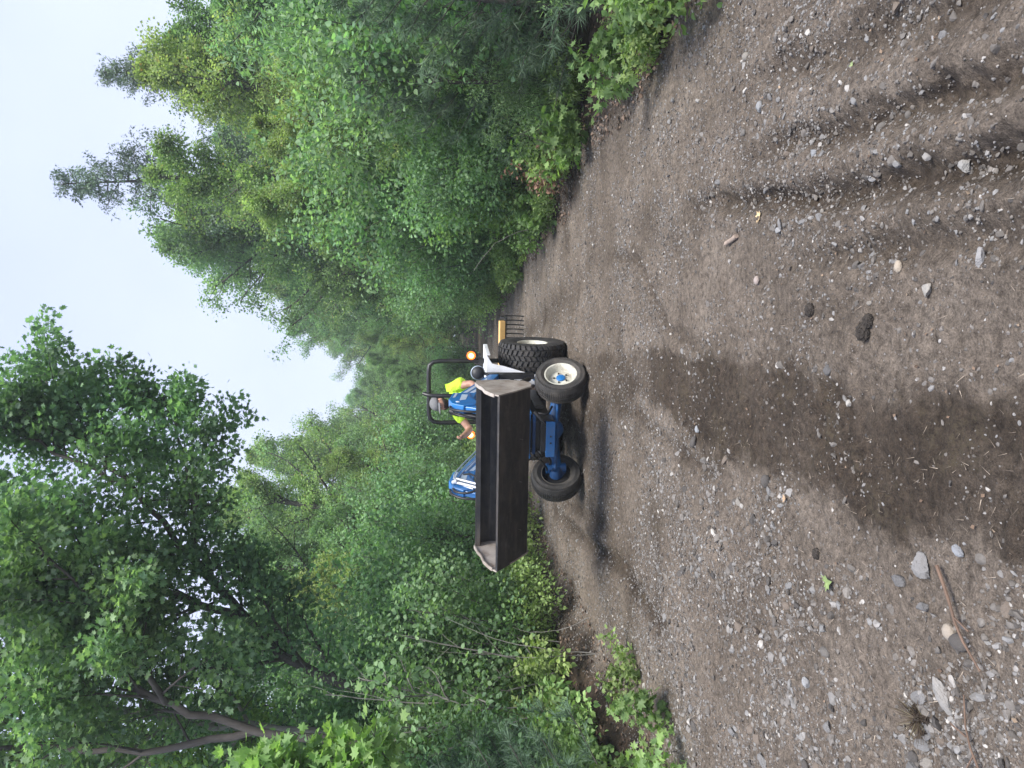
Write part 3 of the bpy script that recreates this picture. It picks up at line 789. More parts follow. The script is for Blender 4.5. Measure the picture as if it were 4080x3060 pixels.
# verge plants, one by one
rv = random.Random(9)
WL = 'small leafy plant growing in the row along the edge of the gravel'
n = 0
for side in (1, -1):
    y = 4.0 if side == 1 else 4.9
    while y < 24:
        e = float(edge_r(y)) if side == 1 else float(edge_l(y))
        for _ in range(2):
            if y > 6.5 and float(vnoise(y, side * 7.0, 1.1, 31)) < -.15: continue
            x = e + side * rv.uniform(.02, 1.0) + (-.15 if side < 0 else 0)
            key = rv.choice(['weed_a', 'weed_b', 'weed_c', 'weed_a'])
            if side < 0: x -= .15
            put('verge_plant', key, x, y + rv.uniform(-.15, .15), rv.uniform(.35, 1.25) * (1 + y * .015), label={'weed_a': 'oval leafed', 'weed_b': 'lobed leafed', 'weed_c': 'narrow leafed'}[key] + ' low plant on gravel edge, ' + ('rear tyre' if side > 0 else 'bucket') + ' side, ' + ('nearest camera' if y < 6 else 'before the tractor' if y < 9 else 'level with tractor' if y < 14 else 'past the tractor'), cat='plant', group='small plants along both gravel edges', part=('stem', 'foliage'), rz=rv.uniform(0, 360))
        y += rv.uniform(.28, .5) * (1 + y * .03)
put('verge_plant', 'weed_b', -2.72, 5.15, 1.0, label='bright yellow green plant spreading onto the gravel below the small pine', cat='plant', group='small plants along both gravel edges', part=('stem', 'foliage'))
put('verge_plant', 'weed_b', -2.6, 6.3, .7, label='little sprig of toothed leaves alone on the dark bank', cat='plant', group='small plants along both gravel edges', part=('stem', 'foliage'))

# thin bare stems arching out of the verge
def stems(x, y, lst, label, mat='pale'):
    p_ = Plant(int(abs(x) * 100 + y * 10))
    for pts, r_ in lst:
        q = np.array(pts, float); tt = np.linspace(0, len(q) - 1, 14)
        q = np.stack([np.interp(tt, np.arange(len(q)), q[:, k]) for k in range(3)], 1)
        for _ in range(3): q[1:-1] = (q[:-2] + q[1:-1] * 2 + q[2:]) / 4
        q[1:-1] += p_.rng.normal(0, .006, q[1:-1].shape)
        p_.tubes.append((q, np.linspace(r_, r_ * .35, 14)))
    o = link('bare_stem', tube_mesh('bare_stem', p_.tubes, BK[mat], 6), loc=(x, y, float(height(x, y)) - .03))
    tag(o, label, 'stem')
stems(-2.75, 8.3, [([(0, 0, 0), (-.15, 0, .35), (-.18, 0, .75), (-.10, 0, .95)], .007)], 'short bent pale stem at the lip of the dark bank, looping back down')
stems(-3.0, 7.8, [([(0, 0, 0), (.02, .1, .5), (.10, .2, 1.1), (.35, .3, 1.7)], .007), ([(0, 0, 0), (-.05, .1, .4), (-.10, .2, .9), (-.02, .3, 1.4)], .006)], 'pair of long pale stems arching over the dark bank')
stems(-3.3, 9.0, [([(0, 0, 0), (.1, .1, .8), (.35, .2, 1.5), (.8, .3, 2.1)], .007)], 'thin grey stem leaning towards the bucket corner')
stems(2.75, 12.3, [([(0, 0, 0), (-.10, 0, .5), (-.35, .0, .95), (-.8, .0, 1.25)], .009)], 'slim pale stem arching out over the gravel behind the rake')
stems(3.0, 8.6, [([(0, 0, 0), (-.10, 0, .35), (.05, .0, .8)], .008), ([(0, 0, 0), (.2, 0, .3), (.3, 0, .75)], .006)], 'two short brown stalks beside the rusty leaves', 'dark')
stems(2.9, 6.2, [([(0, 0, 0), (-.05, 0, .25), (.1, .0, .6)], .006)], 'single dark stalk at the verge near the camera', 'dark')
# rusty patch of dead branch and leaves on the verge
p_ = Plant(640); rr_ = p_.rng
for k in range(9):
    p_.branch((rr_.normal(0, .15), rr_.normal(0, .2), .05), (rr_.normal(0, 1), rr_.normal(0, 1), .5), .6, .008, 0, [dict(n=6, ratio=.5, ang=.8, t0=.1, wander=.1, leaves=14, spread=.05, seg=.2), dict(wander=.1, leaves=9, spread=.04, rmin=.001)])
rust = leaf_mat('rusty_leaves', (.13, .055, .030), (.24, .105, .055), (.38, .19, .11), trans=.2, tint=(1, .9, .8))
o = empty('dead_branch', (3.05, 9.6, float(height(3.05, 9.6, False)) + .05)); tag(o, 'fallen dead branch with rusty brown leaves on the verge', 'branch')
link('twigs', tube_mesh('twigs', p_.tubes, BK['dark'], 4), o); link('dead_leaves', leaf_mesh('dead_leaves', rr_, np.concatenate(p_.P), np.concatenate(p_.D), .06, LEAF_OVATE, rust), o)

# forest floor leaves and twigs, straw and chips on the road
def litter(name, n, fx, size, tmpl, cols, label, cat, seed):
    r = np.random.default_rng(seed)
    X, Y = fx(r, n)
    Z = height(X, Y) + .006
    m_ = leaf_mat(name + '_colour', *cols, trans=.1, tint=(1, 1, 1), rough=.9)
    P = np.stack([X, Y, Z], 1)
    az = r.uniform(0, 6.28, n)
    D = np.stack([np.cos(az), np.sin(az), r.uniform(.3, .5, n)], 1)
    me = leaf_mesh(name, r, P, D * 3, size, tmpl, m_, nscat=.25, droop=0)
    tag(link(name, me), label, cat, kind='stuff')
def fx_edge(r, n):
    Y = 3.5 + 22 * r.random(n) ** 1.5
    side = r.random(n) < .5
    off = np.abs(r.normal(0, .7, n)) - .12
    return np.where(side, edge_r(Y) + off, edge_l(Y) - off), Y
litter('fallen_leaves', 6000, fx_edge, .045, LEAF_OVATE, ((.055, .032, .020), (.115, .070, .042), (.22, .150, .10)), 'brown fallen leaves littering the soil along both verges', 'leaves', 61)
def fx_road(r, n):
    Y = 1.3 + 12 * r.random(n) ** 2
    X = np.where(r.random(n) < .7, r.uniform(-2.7, -.2, n), r.uniform(-.5, 2.5, n))
    return X, Y
litter('straw_chips', 5200, fx_road, .030, LEAF_NEEDLE, ((.13, .10, .07), (.24, .19, .13), (.42, .34, .24)), 'pale wood chips and straw bits scattered over the gravel', 'debris', 62)
def fx_road2(r, n):
    Y = 1.3 + 9 * r.random(n) ** 2
    return r.uniform(-2.6, 2.4, n), Y
litter('leaf_crumbs', 600, fx_road2, .014, LEAF_DIAMOND, ((.09, .05, .03), (.17, .10, .06), (.30, .20, .12)), 'crumbled brown leaf scraps lying on the gravel', 'debris', 63)

# ------------------------------------------------------------------ stones
def ico(sub=1):
    t = (1 + 5 ** .5) / 2
    v = [(-1, t, 0), (1, t, 0), (-1, -t, 0), (1, -t, 0), (0, -1, t), (0, 1, t), (0, -1, -t), (0, 1, -t), (t, 0, -1), (t, 0, 1), (-t, 0, -1), (-t, 0, 1)]
    v = [np.array(a) / np.linalg.norm(a) for a in v]
    f = [(0, 11, 5), (0, 5, 1), (0, 1, 7), (0, 7, 10), (0, 10, 11), (1, 5, 9), (5, 11, 4), (11, 10, 2), (10, 7, 6), (7, 1, 8), (3, 9, 4), (3, 4, 2), (3, 2, 6), (3, 6, 8), (3, 8, 9), (4, 9, 5), (2, 4, 11), (6, 2, 10), (8, 6, 7), (9, 8, 1)]
    for _ in range(sub):
        c = {}; nf = []
        def mid(a, b):
            k = (min(a, b), max(a, b))
            if k not in c:
                q = v[a] + v[b]; v.append(q / np.linalg.norm(q)); c[k] = len(v) - 1
            return c[k]
        for a, b, d in f:
            ab, bd, da = mid(a, b), mid(b, d), mid(d, a)
            nf += [(a, ab, da), (b, bd, ab), (d, da, bd), (ab, bd, da)]
        f = nf
    return np.array(v), np.array(f)

def rock_shape(rng, sub, angular=True):
    v, f = ico(sub)
    v = v.copy()
    # chop with random planes for a broken-stone outline
    for _ in range(9 if angular else 3):
        nrm = unit(rng.normal(0, 1, 3)); d = rng.uniform(.50, .82) if angular else rng.uniform(.8, .95)
        s_ = v @ nrm
        v = v - np.maximum(s_ - d, 0)[:, None] * nrm
    v += rng.normal(0, .025, v.shape)
    return v, f

def stone_mat():
    m_, t, b = new_mat('stone')
    g = t.nodes.new('ShaderNodeNewGeometry')
    oi = t.nodes.new('ShaderNodeObjectInfo')
    ad = t.nodes.new('ShaderNodeMath'); ad.operation = 'ADD'
    t.links.new(g.outputs['Random Per Island'], ad.inputs[0]); t.links.new(oi.outputs['Random'], ad.inputs[1])
    fr = t.nodes.new('ShaderNodeMath'); fr.operation = 'FRACT'; t.links.new(ad.outputs[0], fr.inputs[0])
    r = t.nodes.new('ShaderNodeValToRGB'); e = r.color_ramp.elements
    e[0].position = 0; e[0].color = (.050, .046, .043, 1); e[1].position = 1; e[1].color = (.42, .40, .37, 1)
    for p_, c in ((.2, (.100, .090, .080)), (.45, (.130, .120, .110)), (.66, (.165, .150, .135)), (.85, (.19, .19, .19)), (.955, (.25, .24, .23))):
        k = e.new(p_); k.color = c + (1,)
    t.links.new(fr.outputs[0], r.inputs[0])
    tcn = t.nodes.new('ShaderNodeTexCoord')
    n1 = t.nodes.new('ShaderNodeTexNoise'); n1.inputs['Scale'].default_value = 35; n1.inputs['Detail'].default_value = 7; n1.inputs['Roughness'].default_value = .7
    t.links.new(tcn.outputs['Object'], n1.inputs['Vector'])
    rr = t.nodes.new('ShaderNodeValToRGB'); rr.color_ramp.elements[0].position = .3; rr.color_ramp.elements[1].position = .7
    rr.color_ramp.elements[0].color = (.68, .66, .63, 1); rr.color_ramp.elements[1].color = (1.22, 1.22, 1.22, 1)
    t.links.new(n1.outputs['Fac'], rr.inputs[0])
    mm = t.nodes.new('ShaderNodeMix'); mm.data_type = 'RGBA'; mm.blend_type = 'MULTIPLY'; mm.inputs['Factor'].default_value = 1
    t.links.new(r.outputs[0], mm.inputs['A']); t.links.new(rr.outputs[0], mm.inputs['B'])
    t.links.new(mm.outputs['Result'], b.inputs['Base Color'])
    b.inputs['Roughness'].default_value = .85
    bp = t.nodes.new('ShaderNodeBump'); bp.inputs['Strength'].default_value = .4; bp.inputs['Distance'].default_value = .004
    t.links.new(n1.outputs['Fac'], bp.inputs['Height']); t.links.new(bp.outputs[0], b.inputs['Normal'])
    return m_
STONE = stone_mat()
rs = np.random.default_rng(77)
shapes_lo = [rock_shape(rs, 1) for _ in range(6)]
def rand_rot(r, n):
    q = unit(r.normal(0, 1, (n, 4))); w_, x, y, z = q.T
    return np.stack([np.stack([1 - 2 * (y * y + z * z), 2 * (x * y - z * w_), 2 * (x * z + y * w_)], -1),
                     np.stack([2 * (x * y + z * w_), 1 - 2 * (x * x + z * z), 2 * (y * z - x * w_)], -1),
                     np.stack([2 * (x * z - y * w_), 2 * (y * z + x * w_), 1 - 2 * (x * x + y * y)], -1)], 1)

def stone_density(x, y):
    """more loose stone on the bucket side, less in the damp track"""
    d = np.interp(x, [-2.8, -1.6, -.6, 0, 1.2, 2.6], [1.0, .95, .6, .45, .55, .7])
    return d * np.clip(1 - .75 * damp(x, y), 0, 1) * (.12 + 1.6 * np.clip(vnoise(x, y, .8, 21) + vnoise(x, y, .25, 23) + .45, 0, 1) ** 1.5)

def stones_scatter(n, r, ymax):
    out = []
    while sum(len(a) for a in out) < n:
        Y = 1.15 * np.exp(r.random(n * 2) * math.log(ymax / 1.15))
        X = r.uniform(-3.2, 3.0, n * 2) * np.clip(.35 + Y * .16, 0, 1) + np.where(Y > 20, bendx(Y), 0)
        keep = r.random(n * 2) < stone_density(X, Y)
        out.append(np.stack([X, Y], 1)[keep])
    return np.concatenate(out)[:n]

# 280 single stones: the largest ones in view
pos = stones_scatter(265, rs, 5.2)
SG = 'loose stones on the gravel road'
SMATS = [(paint('stone_' + w_, c, .9, var=.28, scale=30, dirt=(.12, .10, .084), dirt_amt=.85, bump=.5, dscale=14, bscale=60), w_)
         for c, w_ in (((.140, .132, .122), 'mid grey'), ((.195, .195, .195), 'light blue grey'), ((.075, .070, .066), 'dark slate'), ((.170, .138, .110), 'brownish'), ((.25, .232, .205), 'pale'))]
sm = []
for k in range(14):
    v, f = rock_shape(rs, 2, angular=(k % 4 != 0))
    sm.append(np_mesh('stone_shape', v, [f], SMATS[k % 5][0], k % 4 == 0))
for i, (x, y) in enumerate(pos):
    s_ = float(np.clip(rs.lognormal(math.log(.0172 + .0016 * y), .36), .011, .036))
    if x > 0.0: s_ *= .78
    o = link('stone', sm[i % 14])
    fl = rs.uniform(.45, .8)
    o.scale = (s_ * rs.uniform(.9, 1.4), s_ * rs.uniform(.75, 1.1), s_ * fl)
    o.rotation_euler = (rs.normal(0, .25), rs.normal(0, .25), rs.uniform(0, 6.28))
    o.location = (x, y, float(height(x, y)) + s_ * fl * .18)
    where = 'in the damp wheel track' if float(damp(x, y)) > .4 else ('between damp track and bucket side verge' if x < -.3 else
             'on gravel beside the deep rut' if x < 1.3 else 'near the tyre side verge')
    tag(o, ('rounded ' if (i % 14) % 4 == 0 else 'broken ') + SMATS[(i % 14) % 5][1] + ' stone ' + where + (', close to camera' if y < 2.3 else ', some steps away' if y < 3.6 else ', towards the tractor'), 'stone', SG)

def special_stone(x, y, sx, sy, sz, col, label, rz=0.0, ang=True, seed=0, group=None, k=3):
    r = np.random.default_rng(seed + 300)
    sx, sy, sz = sx * .82, sy * .82, sz * .82
    g_ = sum(col) / 3; col = tuple(.85 * (.55 * c_ + .45 * g_ * f_) for c_, f_ in zip(col, (1.04, 1.0, .95)))
    v, f = rock_shape(r, k, ang)
    m_ = paint('stone_' + str(seed), col, .85, var=.25, scale=30, dirt=(col[0] * .55, col[1] * .5, col[2] * .45), dirt_amt=.6, bump=.5, dscale=14, bscale=80)
    me = np_mesh('stone', v * np.array([sx, sy, sz]), [f], m_, not ang)
    o = link('stone', me, loc=(x, y, float(height(x, y)) + sz * .4), rot=(r.normal(0, .1), r.normal(0, .1), rz))
    tag(o, label, 'stone', group or SG)
for a in [
    (.32, 2.28, .040, .030, .020, (.33, .31, .27), 'flat pale grey stone in the foreground beside the deep rut', .4),
    (.42, 2.42, .028, .020, .017, (.42, .33, .22), 'rounded cream stone next to the flat pale stone', .1, False),
    (.70, 2.15, .040, .030, .024, (.30, .30, .29), 'pale broken stone between the deep rut and the picture edge', .9),
    (.38, 2.03, .045, .030, .022, (.27, .27, .28), 'speckled light stone at the bottom rim of the road view', .2),
    (-.62, 2.30, .060, .045, .036, (.20, .20, .205), 'largest grey stone of the heap beside the damp track', .5),
    (-.70, 2.42, .040, .030, .030, (.13, .13, .135), 'dark blocky stone on top side of the heap by the damp track', 1.1),
    (-.76, 2.30, .036, .028, .024, (.16, .16, .165), 'angular dark grey stone at the outer side of the heap', 2.0),
    (-.80, 2.17, .034, .028, .024, (.36, .29, .21), 'smooth tan stone beside the long twig', .3, False),
    (-.53, 2.13, .030, .020, .026, (.24, .27, .32), 'bluish upright stone standing in the damp soil', .8),
    (-1.02, 2.20, .075, .032, .024, (.27, .26, .245), 'long light grey slab with pointed ends lying on the gravel', .5),
    (-1.16, 2.30, .036, .030, .020, (.25, .245, .235), 'round flat light stone below the dark grass clump', .4, False),
    (-1.35, 2.35, .044, .038, .028, (.13, .13, .13), 'wide dark grey stone touching the grass clump', .4),
    (-1.55, 2.55, .046, .026, .026, (.23, .25, .28), 'smooth blue grey oblong stone in the foreground corner', .2, False),
    (-1.28, 2.16, .034, .03, .02, (.25, .27, .27), 'flat greenish grey stone at the very bottom of the view', 1.0),
    (-.92, 3.05, .026, .020, .022, (.22, .22, .225), 'light wedge shaped stone near the torn green leaf', .5),
    (-1.35, 3.10, .030, .022, .024, (.29, .31, .34), 'white topped stone among the dark gravel on the bucket side', .4),
    (-.55, 3.35, .034, .026, .020, (.24, .235, .23), 'pale stone just outside the damp track edge', .9),
    (-.30, 4.55, .036, .025, .020, (.26, .30, .34), 'light blue stone in front of the steered wheel', .1),
    (1.02, 3.02, .030, .022, .018, (.24, .27, .31), 'light bluish stone beyond the deep rut', .2),
    (.75, 3.35, .032, .02, .018, (.27, .285, .31), 'pale chip of stone between the two wheel ruts', .7),
    (1.45, 3.6, .038, .03, .022, (.24, .26, .28), 'pale round stone near the far verge', .3, False),
    (.55, 3.65, .030, .024, .02, (.38, .29, .25), 'pinkish stone beside the dry stick', .3, False),
    (.06, 2.9, .030, .024, .024, (.10, .10, .105), 'dark stone at the head of the smooth tyre mark', .3),
    (-.08, 2.75, .022, .02, .018, (.38, .36, .32), 'small whitish cube like stone by the damp track', .3),
]:
    x, y, sx, sy, sz, c, lab = a[:7]
    rz = a[7]; ang = a[8] if len(a) > 8 else True
    special_stone(x, y, sx, sy, sz, c, lab, rz, ang, seed=int(abs(x) * 1000 + y * 100))

# the rest of the gravel as one mass
def gravel(n, lo, hi, ymax, seed, xs):
    r = np.random.default_rng(seed)
    P = stones_scatter(n, r, ymax)
    s_ = np.clip(r.lognormal(math.log(lo), .42, n) * (1 + P[:, 1] * .045), lo * .4, hi * (1 + P[:, 1] * .05))
    if xs: s_ = s_ * np.where((P[:, 0] < -.45) & (P[:, 1] < 6), 1.25, 1.0)
    Z = height(P[:, 0], P[:, 1])
    VV, FF = [], []; base = 0
    for k in range(6):
        idx = np.arange(k, n, 6); m_ = len(idx)
        v, f = shapes_lo[k] if xs else shapes_xs[k]
        Rm = rand_rot(r, m_)
        sc = s_[idx][:, None] * np.stack([r.uniform(.9, 1.4, m_), r.uniform(.7, 1, m_), r.uniform(.5, .9, m_)], 1)
        q = np.einsum('nij,nkj->nki', Rm, v[None] * sc[:, None, :])
        q[..., 2] *= .75
        q += np.stack([P[idx, 0], P[idx, 1], Z[idx] + s_[idx] * .08], 1)[:, None]
        VV.append(q.reshape(-1, 3)); FF.append((f[None] + (np.arange(m_) * len(v))[:, None, None]).reshape(-1, 3) + base)
        base += m_ * len(v)
    return np.concatenate(VV), np.concatenate(FF)
shapes_xs = []
for k in range(6):
    v, f = ico(0); v = v + rs.normal(0, .16, v.shape); shapes_xs.append((v, f))
V1, F1 = gravel(15000, .0084, .021, 18, 81, True)
V2, F2 = gravel(105000, .0043, .010, 34, 82, False)
gm_ = np_mesh('gravel', np.concatenate([V1, V2]), [np.concatenate([F1, F2 + len(V1)])], STONE)
tag(link('gravel', gm_), 'loose grey gravel strewn over the whole road', 'gravel', kind='stuff')
# ------------------------------------------------------------------ haze in the air
hm = bpy.data.materials.new('haze'); hm.use_nodes = True
hn = hm.node_tree; hn.nodes.remove(hn.nodes['Principled BSDF'])
pv = hn.nodes.new('ShaderNodeVolumePrincipled')
pv.inputs['Color'].default_value = (.86, .93, 1, 1); pv.inputs['Density'].default_value = .0015; pv.inputs['Anisotropy'].default_value = .2
hn.links.new(pv.outputs[0], hn.nodes['Material Output'].inputs['Volume'])
hv = [(x, y, z) for z in (-4, 30) for y in (-560, 700) for x in (-560, 560)]
hme = bpy.data.meshes.new('haze'); hme.from_pydata(hv, [], [(0, 2, 3, 1), (4, 5, 7, 6), (0, 1, 5, 4), (2, 6, 7, 3), (0, 4, 6, 2), (1, 3, 7, 5)]); hme.materials.append(hm)
tag(link('haze', hme), 'thin pale blue haze in the humid air', 'haze', kind='stuff')
S.cycles.volume_bounces = 1
S.cycles.volume_max_steps = 32
# where neighbours of one kind still read alike, tell them apart by their order along the road
by = {}
for o in S.objects:
    if o.parent is None and 'label' in o and o.get('category') in ('tree', 'shrub', 'plant'):
        by.setdefault(o['label'], []).append(o)
for lab, lst in by.items():
    if 1 < len(lst) <= 9:
        lst.sort(key=lambda q: q.location.y)
        for k, q in enumerate(lst):
            o_ = ('nearest', 'second', 'third', 'fourth', 'fifth', 'sixth', 'seventh', 'eighth', 'ninth')[k]
            if len(lst) == 2: o_ = ('nearer', 'farther')[k]
            q['label'] = (o_ + ' ' + lab) if len((o_ + ' ' + lab).split()) <= 16 else lab
#@@TRACTOR@@
# ------------------------------------------------------------------ tractor
class MB:
    """collects solids and links them as one mesh object"""
    def __init__(s): s.v = []; s.f = []
    def add(s, vs, fs, M=None):
        b = len(s.v)
        for v in vs:
            v = Vector(v)
            s.v.append(M @ v if M is not None else v)
        s.f += [tuple(i + b for i in f) for f in fs]; return s
    def box(s, c, d, rot=None):
        x, y, z = [k / 2 for k in d]
        M = Matrix.Translation(Vector(c)) @ (Euler(rot).to_matrix().to_4x4() if rot else Matrix())
        return s.add([(-x, -y, -z), (x, -y, -z), (x, y, -z), (-x, y, -z), (-x, -y, z), (x, -y, z), (x, y, z), (-x, y, z)],
                     [(0, 3, 2, 1), (4, 5, 6, 7), (0, 1, 5, 4), (1, 2, 6, 5), (2, 3, 7, 6), (3, 0, 4, 7)], M)
    def prism(s, poly, y0, y1):
        """poly of (x, z), extruded along y"""
        n = len(poly)
        vs = [(p[0], y0, p[1]) for p in poly] + [(p[0], y1, p[1]) for p in poly]
        a = sum(poly[i][0] * poly[(i + 1) % n][1] - poly[(i + 1) % n][0] * poly[i][1] for i in range(n))
        idx = list(range(n)) if a > 0 else list(range(n))[::-1]
        fs = [tuple(idx), tuple(i + n for i in idx[::-1])]
        for k in range(n):
            i, j = idx[k], idx[(k + 1) % n]
            fs.append((j, i, i + n, j + n))
        return s.add(vs, fs)
    def prismx(s, poly, x0, x1):
        """poly of (y, z), extruded along x"""
        n = len(poly)
        vs = [(x0, p[0], p[1]) for p in poly] + [(x1, p[0], p[1]) for p in poly]
        a = sum(poly[i][0] * poly[(i + 1) % n][1] - poly[(i + 1) % n][0] * poly[i][1] for i in range(n))
        idx = list(range(n)) if a < 0 else list(range(n))[::-1]
        fs = [tuple(idx), tuple(i + n for i in idx[::-1])]
        for k in range(n):
            i, j = idx[k], idx[(k + 1) % n]
            fs.append((j, i, i + n, j + n))
        return s.add(vs, fs)
    def tube(s, pts, r, sides=12, smooth=0, r2=None):
        pts = [Vector(p) for p in pts]
        for _ in range(smooth):
            q = [pts[0]]
            for a, b in zip(pts, pts[1:]): q += [a * .75 + b * .25, a * .25 + b * .75]
            pts = q + [pts[-1]]
        n = len(pts); vs = []; fs = []
        pa = None
        for i, p in enumerate(pts):
            t = (pts[min(i + 1, n - 1)] - pts[max(i - 1, 0)]).normalized()
            if pa is None:
                pa = t.cross(Vector((0, 0, 1)) if abs(t.z) < .9 else Vector((1, 0, 0))).normalized()
            else:
                pa = (pa - t * pa.dot(t)).normalized()
            pb = t.cross(pa)
            rr = r if r2 is None else r + (r2 - r) * i / (n - 1)
            for k in range(sides):
                a = 6.28318 * k / sides
                vs.append(p + pa * math.cos(a) * rr + pb * math.sin(a) * rr)
        for i in range(n - 1):
            for k in range(sides):
                k2 = (k + 1) % sides
                fs.append((i * sides + k, i * sides + k2, (i + 1) * sides + k2, (i + 1) * sides + k))
        fs.append(tuple(range(sides))[::-1]); fs.append(tuple((n - 1) * sides + k for k in range(sides)))
        return s.add(vs, fs)
    def lathe(s, prof, sides=48, axis='y', c=(0, 0, 0), closed=False):
        """prof of (radius, offset along axis)"""
        n = len(prof); vs = []; fs = []
        for k in range(sides):
            a = 6.28318530 * k / sides
            for r_, o in prof:
                if axis == 'y': vs.append((c[0] + r_ * math.cos(a), c[1] + o, c[2] + r_ * math.sin(a)))
                elif axis == 'x': vs.append((c[0] + o, c[1] + r_ * math.cos(a), c[2] + r_ * math.sin(a)))
                else: vs.append((c[0] + r_ * math.cos(a), c[1] + r_ * math.sin(a), c[2] + o))
        m_ = n if closed else n - 1
        for k in range(sides):
            k2 = (k + 1) % sides
            for i in range(m_):
                j = (i + 1) % n
                fs.append((k * n + i, k * n + j, k2 * n + j, k2 * n + i))
        return s.add(vs, fs)
    def sphere(s, c, r, seg=16, ring=10, sc=(1, 1, 1)):
        vs = []; fs = []
        for i in range(ring + 1):
            th = math.pi * i / ring
            for k in range(seg):
                a = 6.28318 * k / seg
                vs.append((c[0] + r * sc[0] * math.sin(th) * math.cos(a), c[1] + r * sc[1] * math.sin(th) * math.sin(a), c[2] + r * sc[2] * math.cos(th)))
        for i in range(ring):
            for k in range(seg):
                k2 = (k + 1) % seg
                fs.append((i * seg + k, (i + 1) * seg + k, (i + 1) * seg + k2, i * seg + k2))
        return s.add(vs, fs)
    def build(s, name, mat, parent=None, bevel=0.0, smooth=False, loc=None, rot=None, label=None):
        me = bpy.data.meshes.new(name)
        me.from_pydata([tuple(v) for v in s.v], [], s.f); me.update()
        bm_ = __import__('bmesh').new(); bm_.from_mesh(me)
        __import__('bmesh').ops.remove_doubles(bm_, verts=bm_.verts, dist=1e-5)
        __import__('bmesh').ops.recalc_face_normals(bm_, faces=bm_.faces); bm_.to_mesh(me); bm_.free()
        me.materials.append(mat)
        o = link(name, me, parent, loc, rot)
        if smooth:
            for p in me.polygons: p.use_smooth = True
            try: me.set_sharp_from_angle(angle=R(38))
            except Exception: pass
        if bevel:
            b = o.modifiers.new('bevel', 'BEVEL'); b.width = bevel; b.segments = 2; b.limit_method = 'ANGLE'; b.angle_limit = R(40)
            b.harden_normals = False
        if label: o['label'] = label
        return o

BLUE = paint('tractor_blue', (.012, .150, .430), .38, var=.10, dirt=(.10, .10, .09), dirt_amt=.35, dscale=6, bump=.05, coat=.2)
BLUE_D = paint('oily_blue', (.007, .045, .140), .45, var=.2, dirt=(.035, .032, .03), dirt_amt=.55, dscale=7)
BLACK = paint('black_steel', (.012, .012, .013), .42, var=.2, dirt=(.06, .055, .05), dirt_amt=.35, dscale=7)
BUCKM = paint('bucket_black', (.011, .012, .014), .55, var=.35, dirt=(.040, .034, .029), dirt_amt=.8, dscale=4, scale=2.5, bump=.25, bscale=25)
WORN = paint('worn_plate', (.33, .295, .26), .55, var=.3, dirt=(.15, .105, .075), dirt_amt=.85, dscale=5.5, scale=5, bump=.2, bscale=30)
EDGE = paint('scraped_edge_steel', (.16, .155, .15), .45, metal=.3, var=.4, scale=25, dirt=(.09, .07, .05), dirt_amt=.7, dscale=12)
WHITE = paint('fender_white', (.84, .86, .90), .35, var=.05, dirt=(.45, .42, .38), dirt_amt=.25, dscale=5)
CREAM = paint('rim_cream', (.62, .62, .54), .42, var=.08, dirt=(.17, .12, .08), dirt_amt=.75, dscale=9)
SHADED_MUDRIM = paint('shaded_muddy_rim', (.07, .065, .055), .8, var=.3, dirt=(.03, .026, .022), dirt_amt=.8)  # cream rim darkened: mud plus the shade of its inner side painted in
RUBBER = paint('rubber', (.020, .020, .021), .75, var=.3, dirt=(.085, .076, .068), dirt_amt=.75, dscale=5, scale=12, bump=.2, bscale=60)
RUBBER_F = paint('worn_rubber', (.032, .031, .030), .80, var=.3, dirt=(.105, .092, .080), dirt_amt=.8, dscale=4, scale=12, bump=.2, bscale=60)
CHROME = paint('chrome', (.75, .76, .78), .18, metal=1.0, var=.05)
GREYP = paint('grey_plastic', (.09, .09, .095), .5, var=.15)
GREYL = paint('decal_grey', (.42, .50, .60), .4, var=.05)
LINE = paint('plated_pipe', (.55, .57, .60), .3, metal=.4, var=.1)
HOSE = paint('hydraulic_hose', (.014, .014, .015), .5, var=.2)
YELLOW = paint('rake_yellow', (.72, .45, .16), .5, var=.15, dirt=(.25, .16, .08), dirt_amt=.5, dscale=8)
VINYL = paint('seat_vinyl', (.028, .029, .032), .55, var=.2)

TX, TY = -.19, 10.27
TZ = float(height(TX, TY, False))
TRZ = R(-102)
tractor = empty('tractor', (TX, TY, TZ), TRZ)
tag(tractor, 'blue compact tractor with raised black loader bucket, white fenders and lit amber lamps', 'tractor')

def streaks(m_, col, amt, scale=(3, 1, 26), thr=(.56, .70)):
    t = m_.node_tree; b = t.nodes['Principled BSDF']; src = b.inputs['Base Color'].links[0].from_socket
    tcn = t.nodes.new('ShaderNodeTexCoord'); mp = t.nodes.new('ShaderNodeMapping'); mp.inputs['Scale'].default_value = scale
    t.links.new(tcn.outputs['Object'], mp.inputs[0])
    n = t.nodes.new('ShaderNodeTexNoise'); n.inputs['Scale'].default_value = 2.2; n.inputs['Detail'].default_value = 7; n.inputs['Roughness'].default_value = .65
    t.links.new(mp.outputs[0], n.inputs['Vector'])
    mr = t.nodes.new('ShaderNodeMapRange'); mr.inputs[1].default_value = thr[0]; mr.inputs[2].default_value = thr[1]; mr.inputs[4].default_value = amt
    t.links.new(n.outputs['Fac'], mr.inputs[0])
    mm = t.nodes.new('ShaderNodeMix'); mm.data_type = 'RGBA'
    t.links.new(mr.outputs[0], mm.inputs['Factor']); t.links.new(src, mm.inputs['A']); mm.inputs['B'].default_value = tuple(col) + (1,)
    t.links.new(mm.outputs['Result'], b.inputs['Base Color'])
streaks(BUCKM, (.075, .062, .052), .75, (2.0, 1.2, 9), (.46, .72))
streaks(BUCKM, (.075, .072, .07), .45, (7, 5, 7), (.56, .70))
streaks(WORN, (.12, .06, .03), .7, (3, 1, 5), (.60, .72))
streaks(BLUE, (.14, .13, .12), .45, (5, 5, 3), (.58, .72))
streaks(WHITE, (.30, .26, .22), .5, (6, 6, 3), (.60, .74))
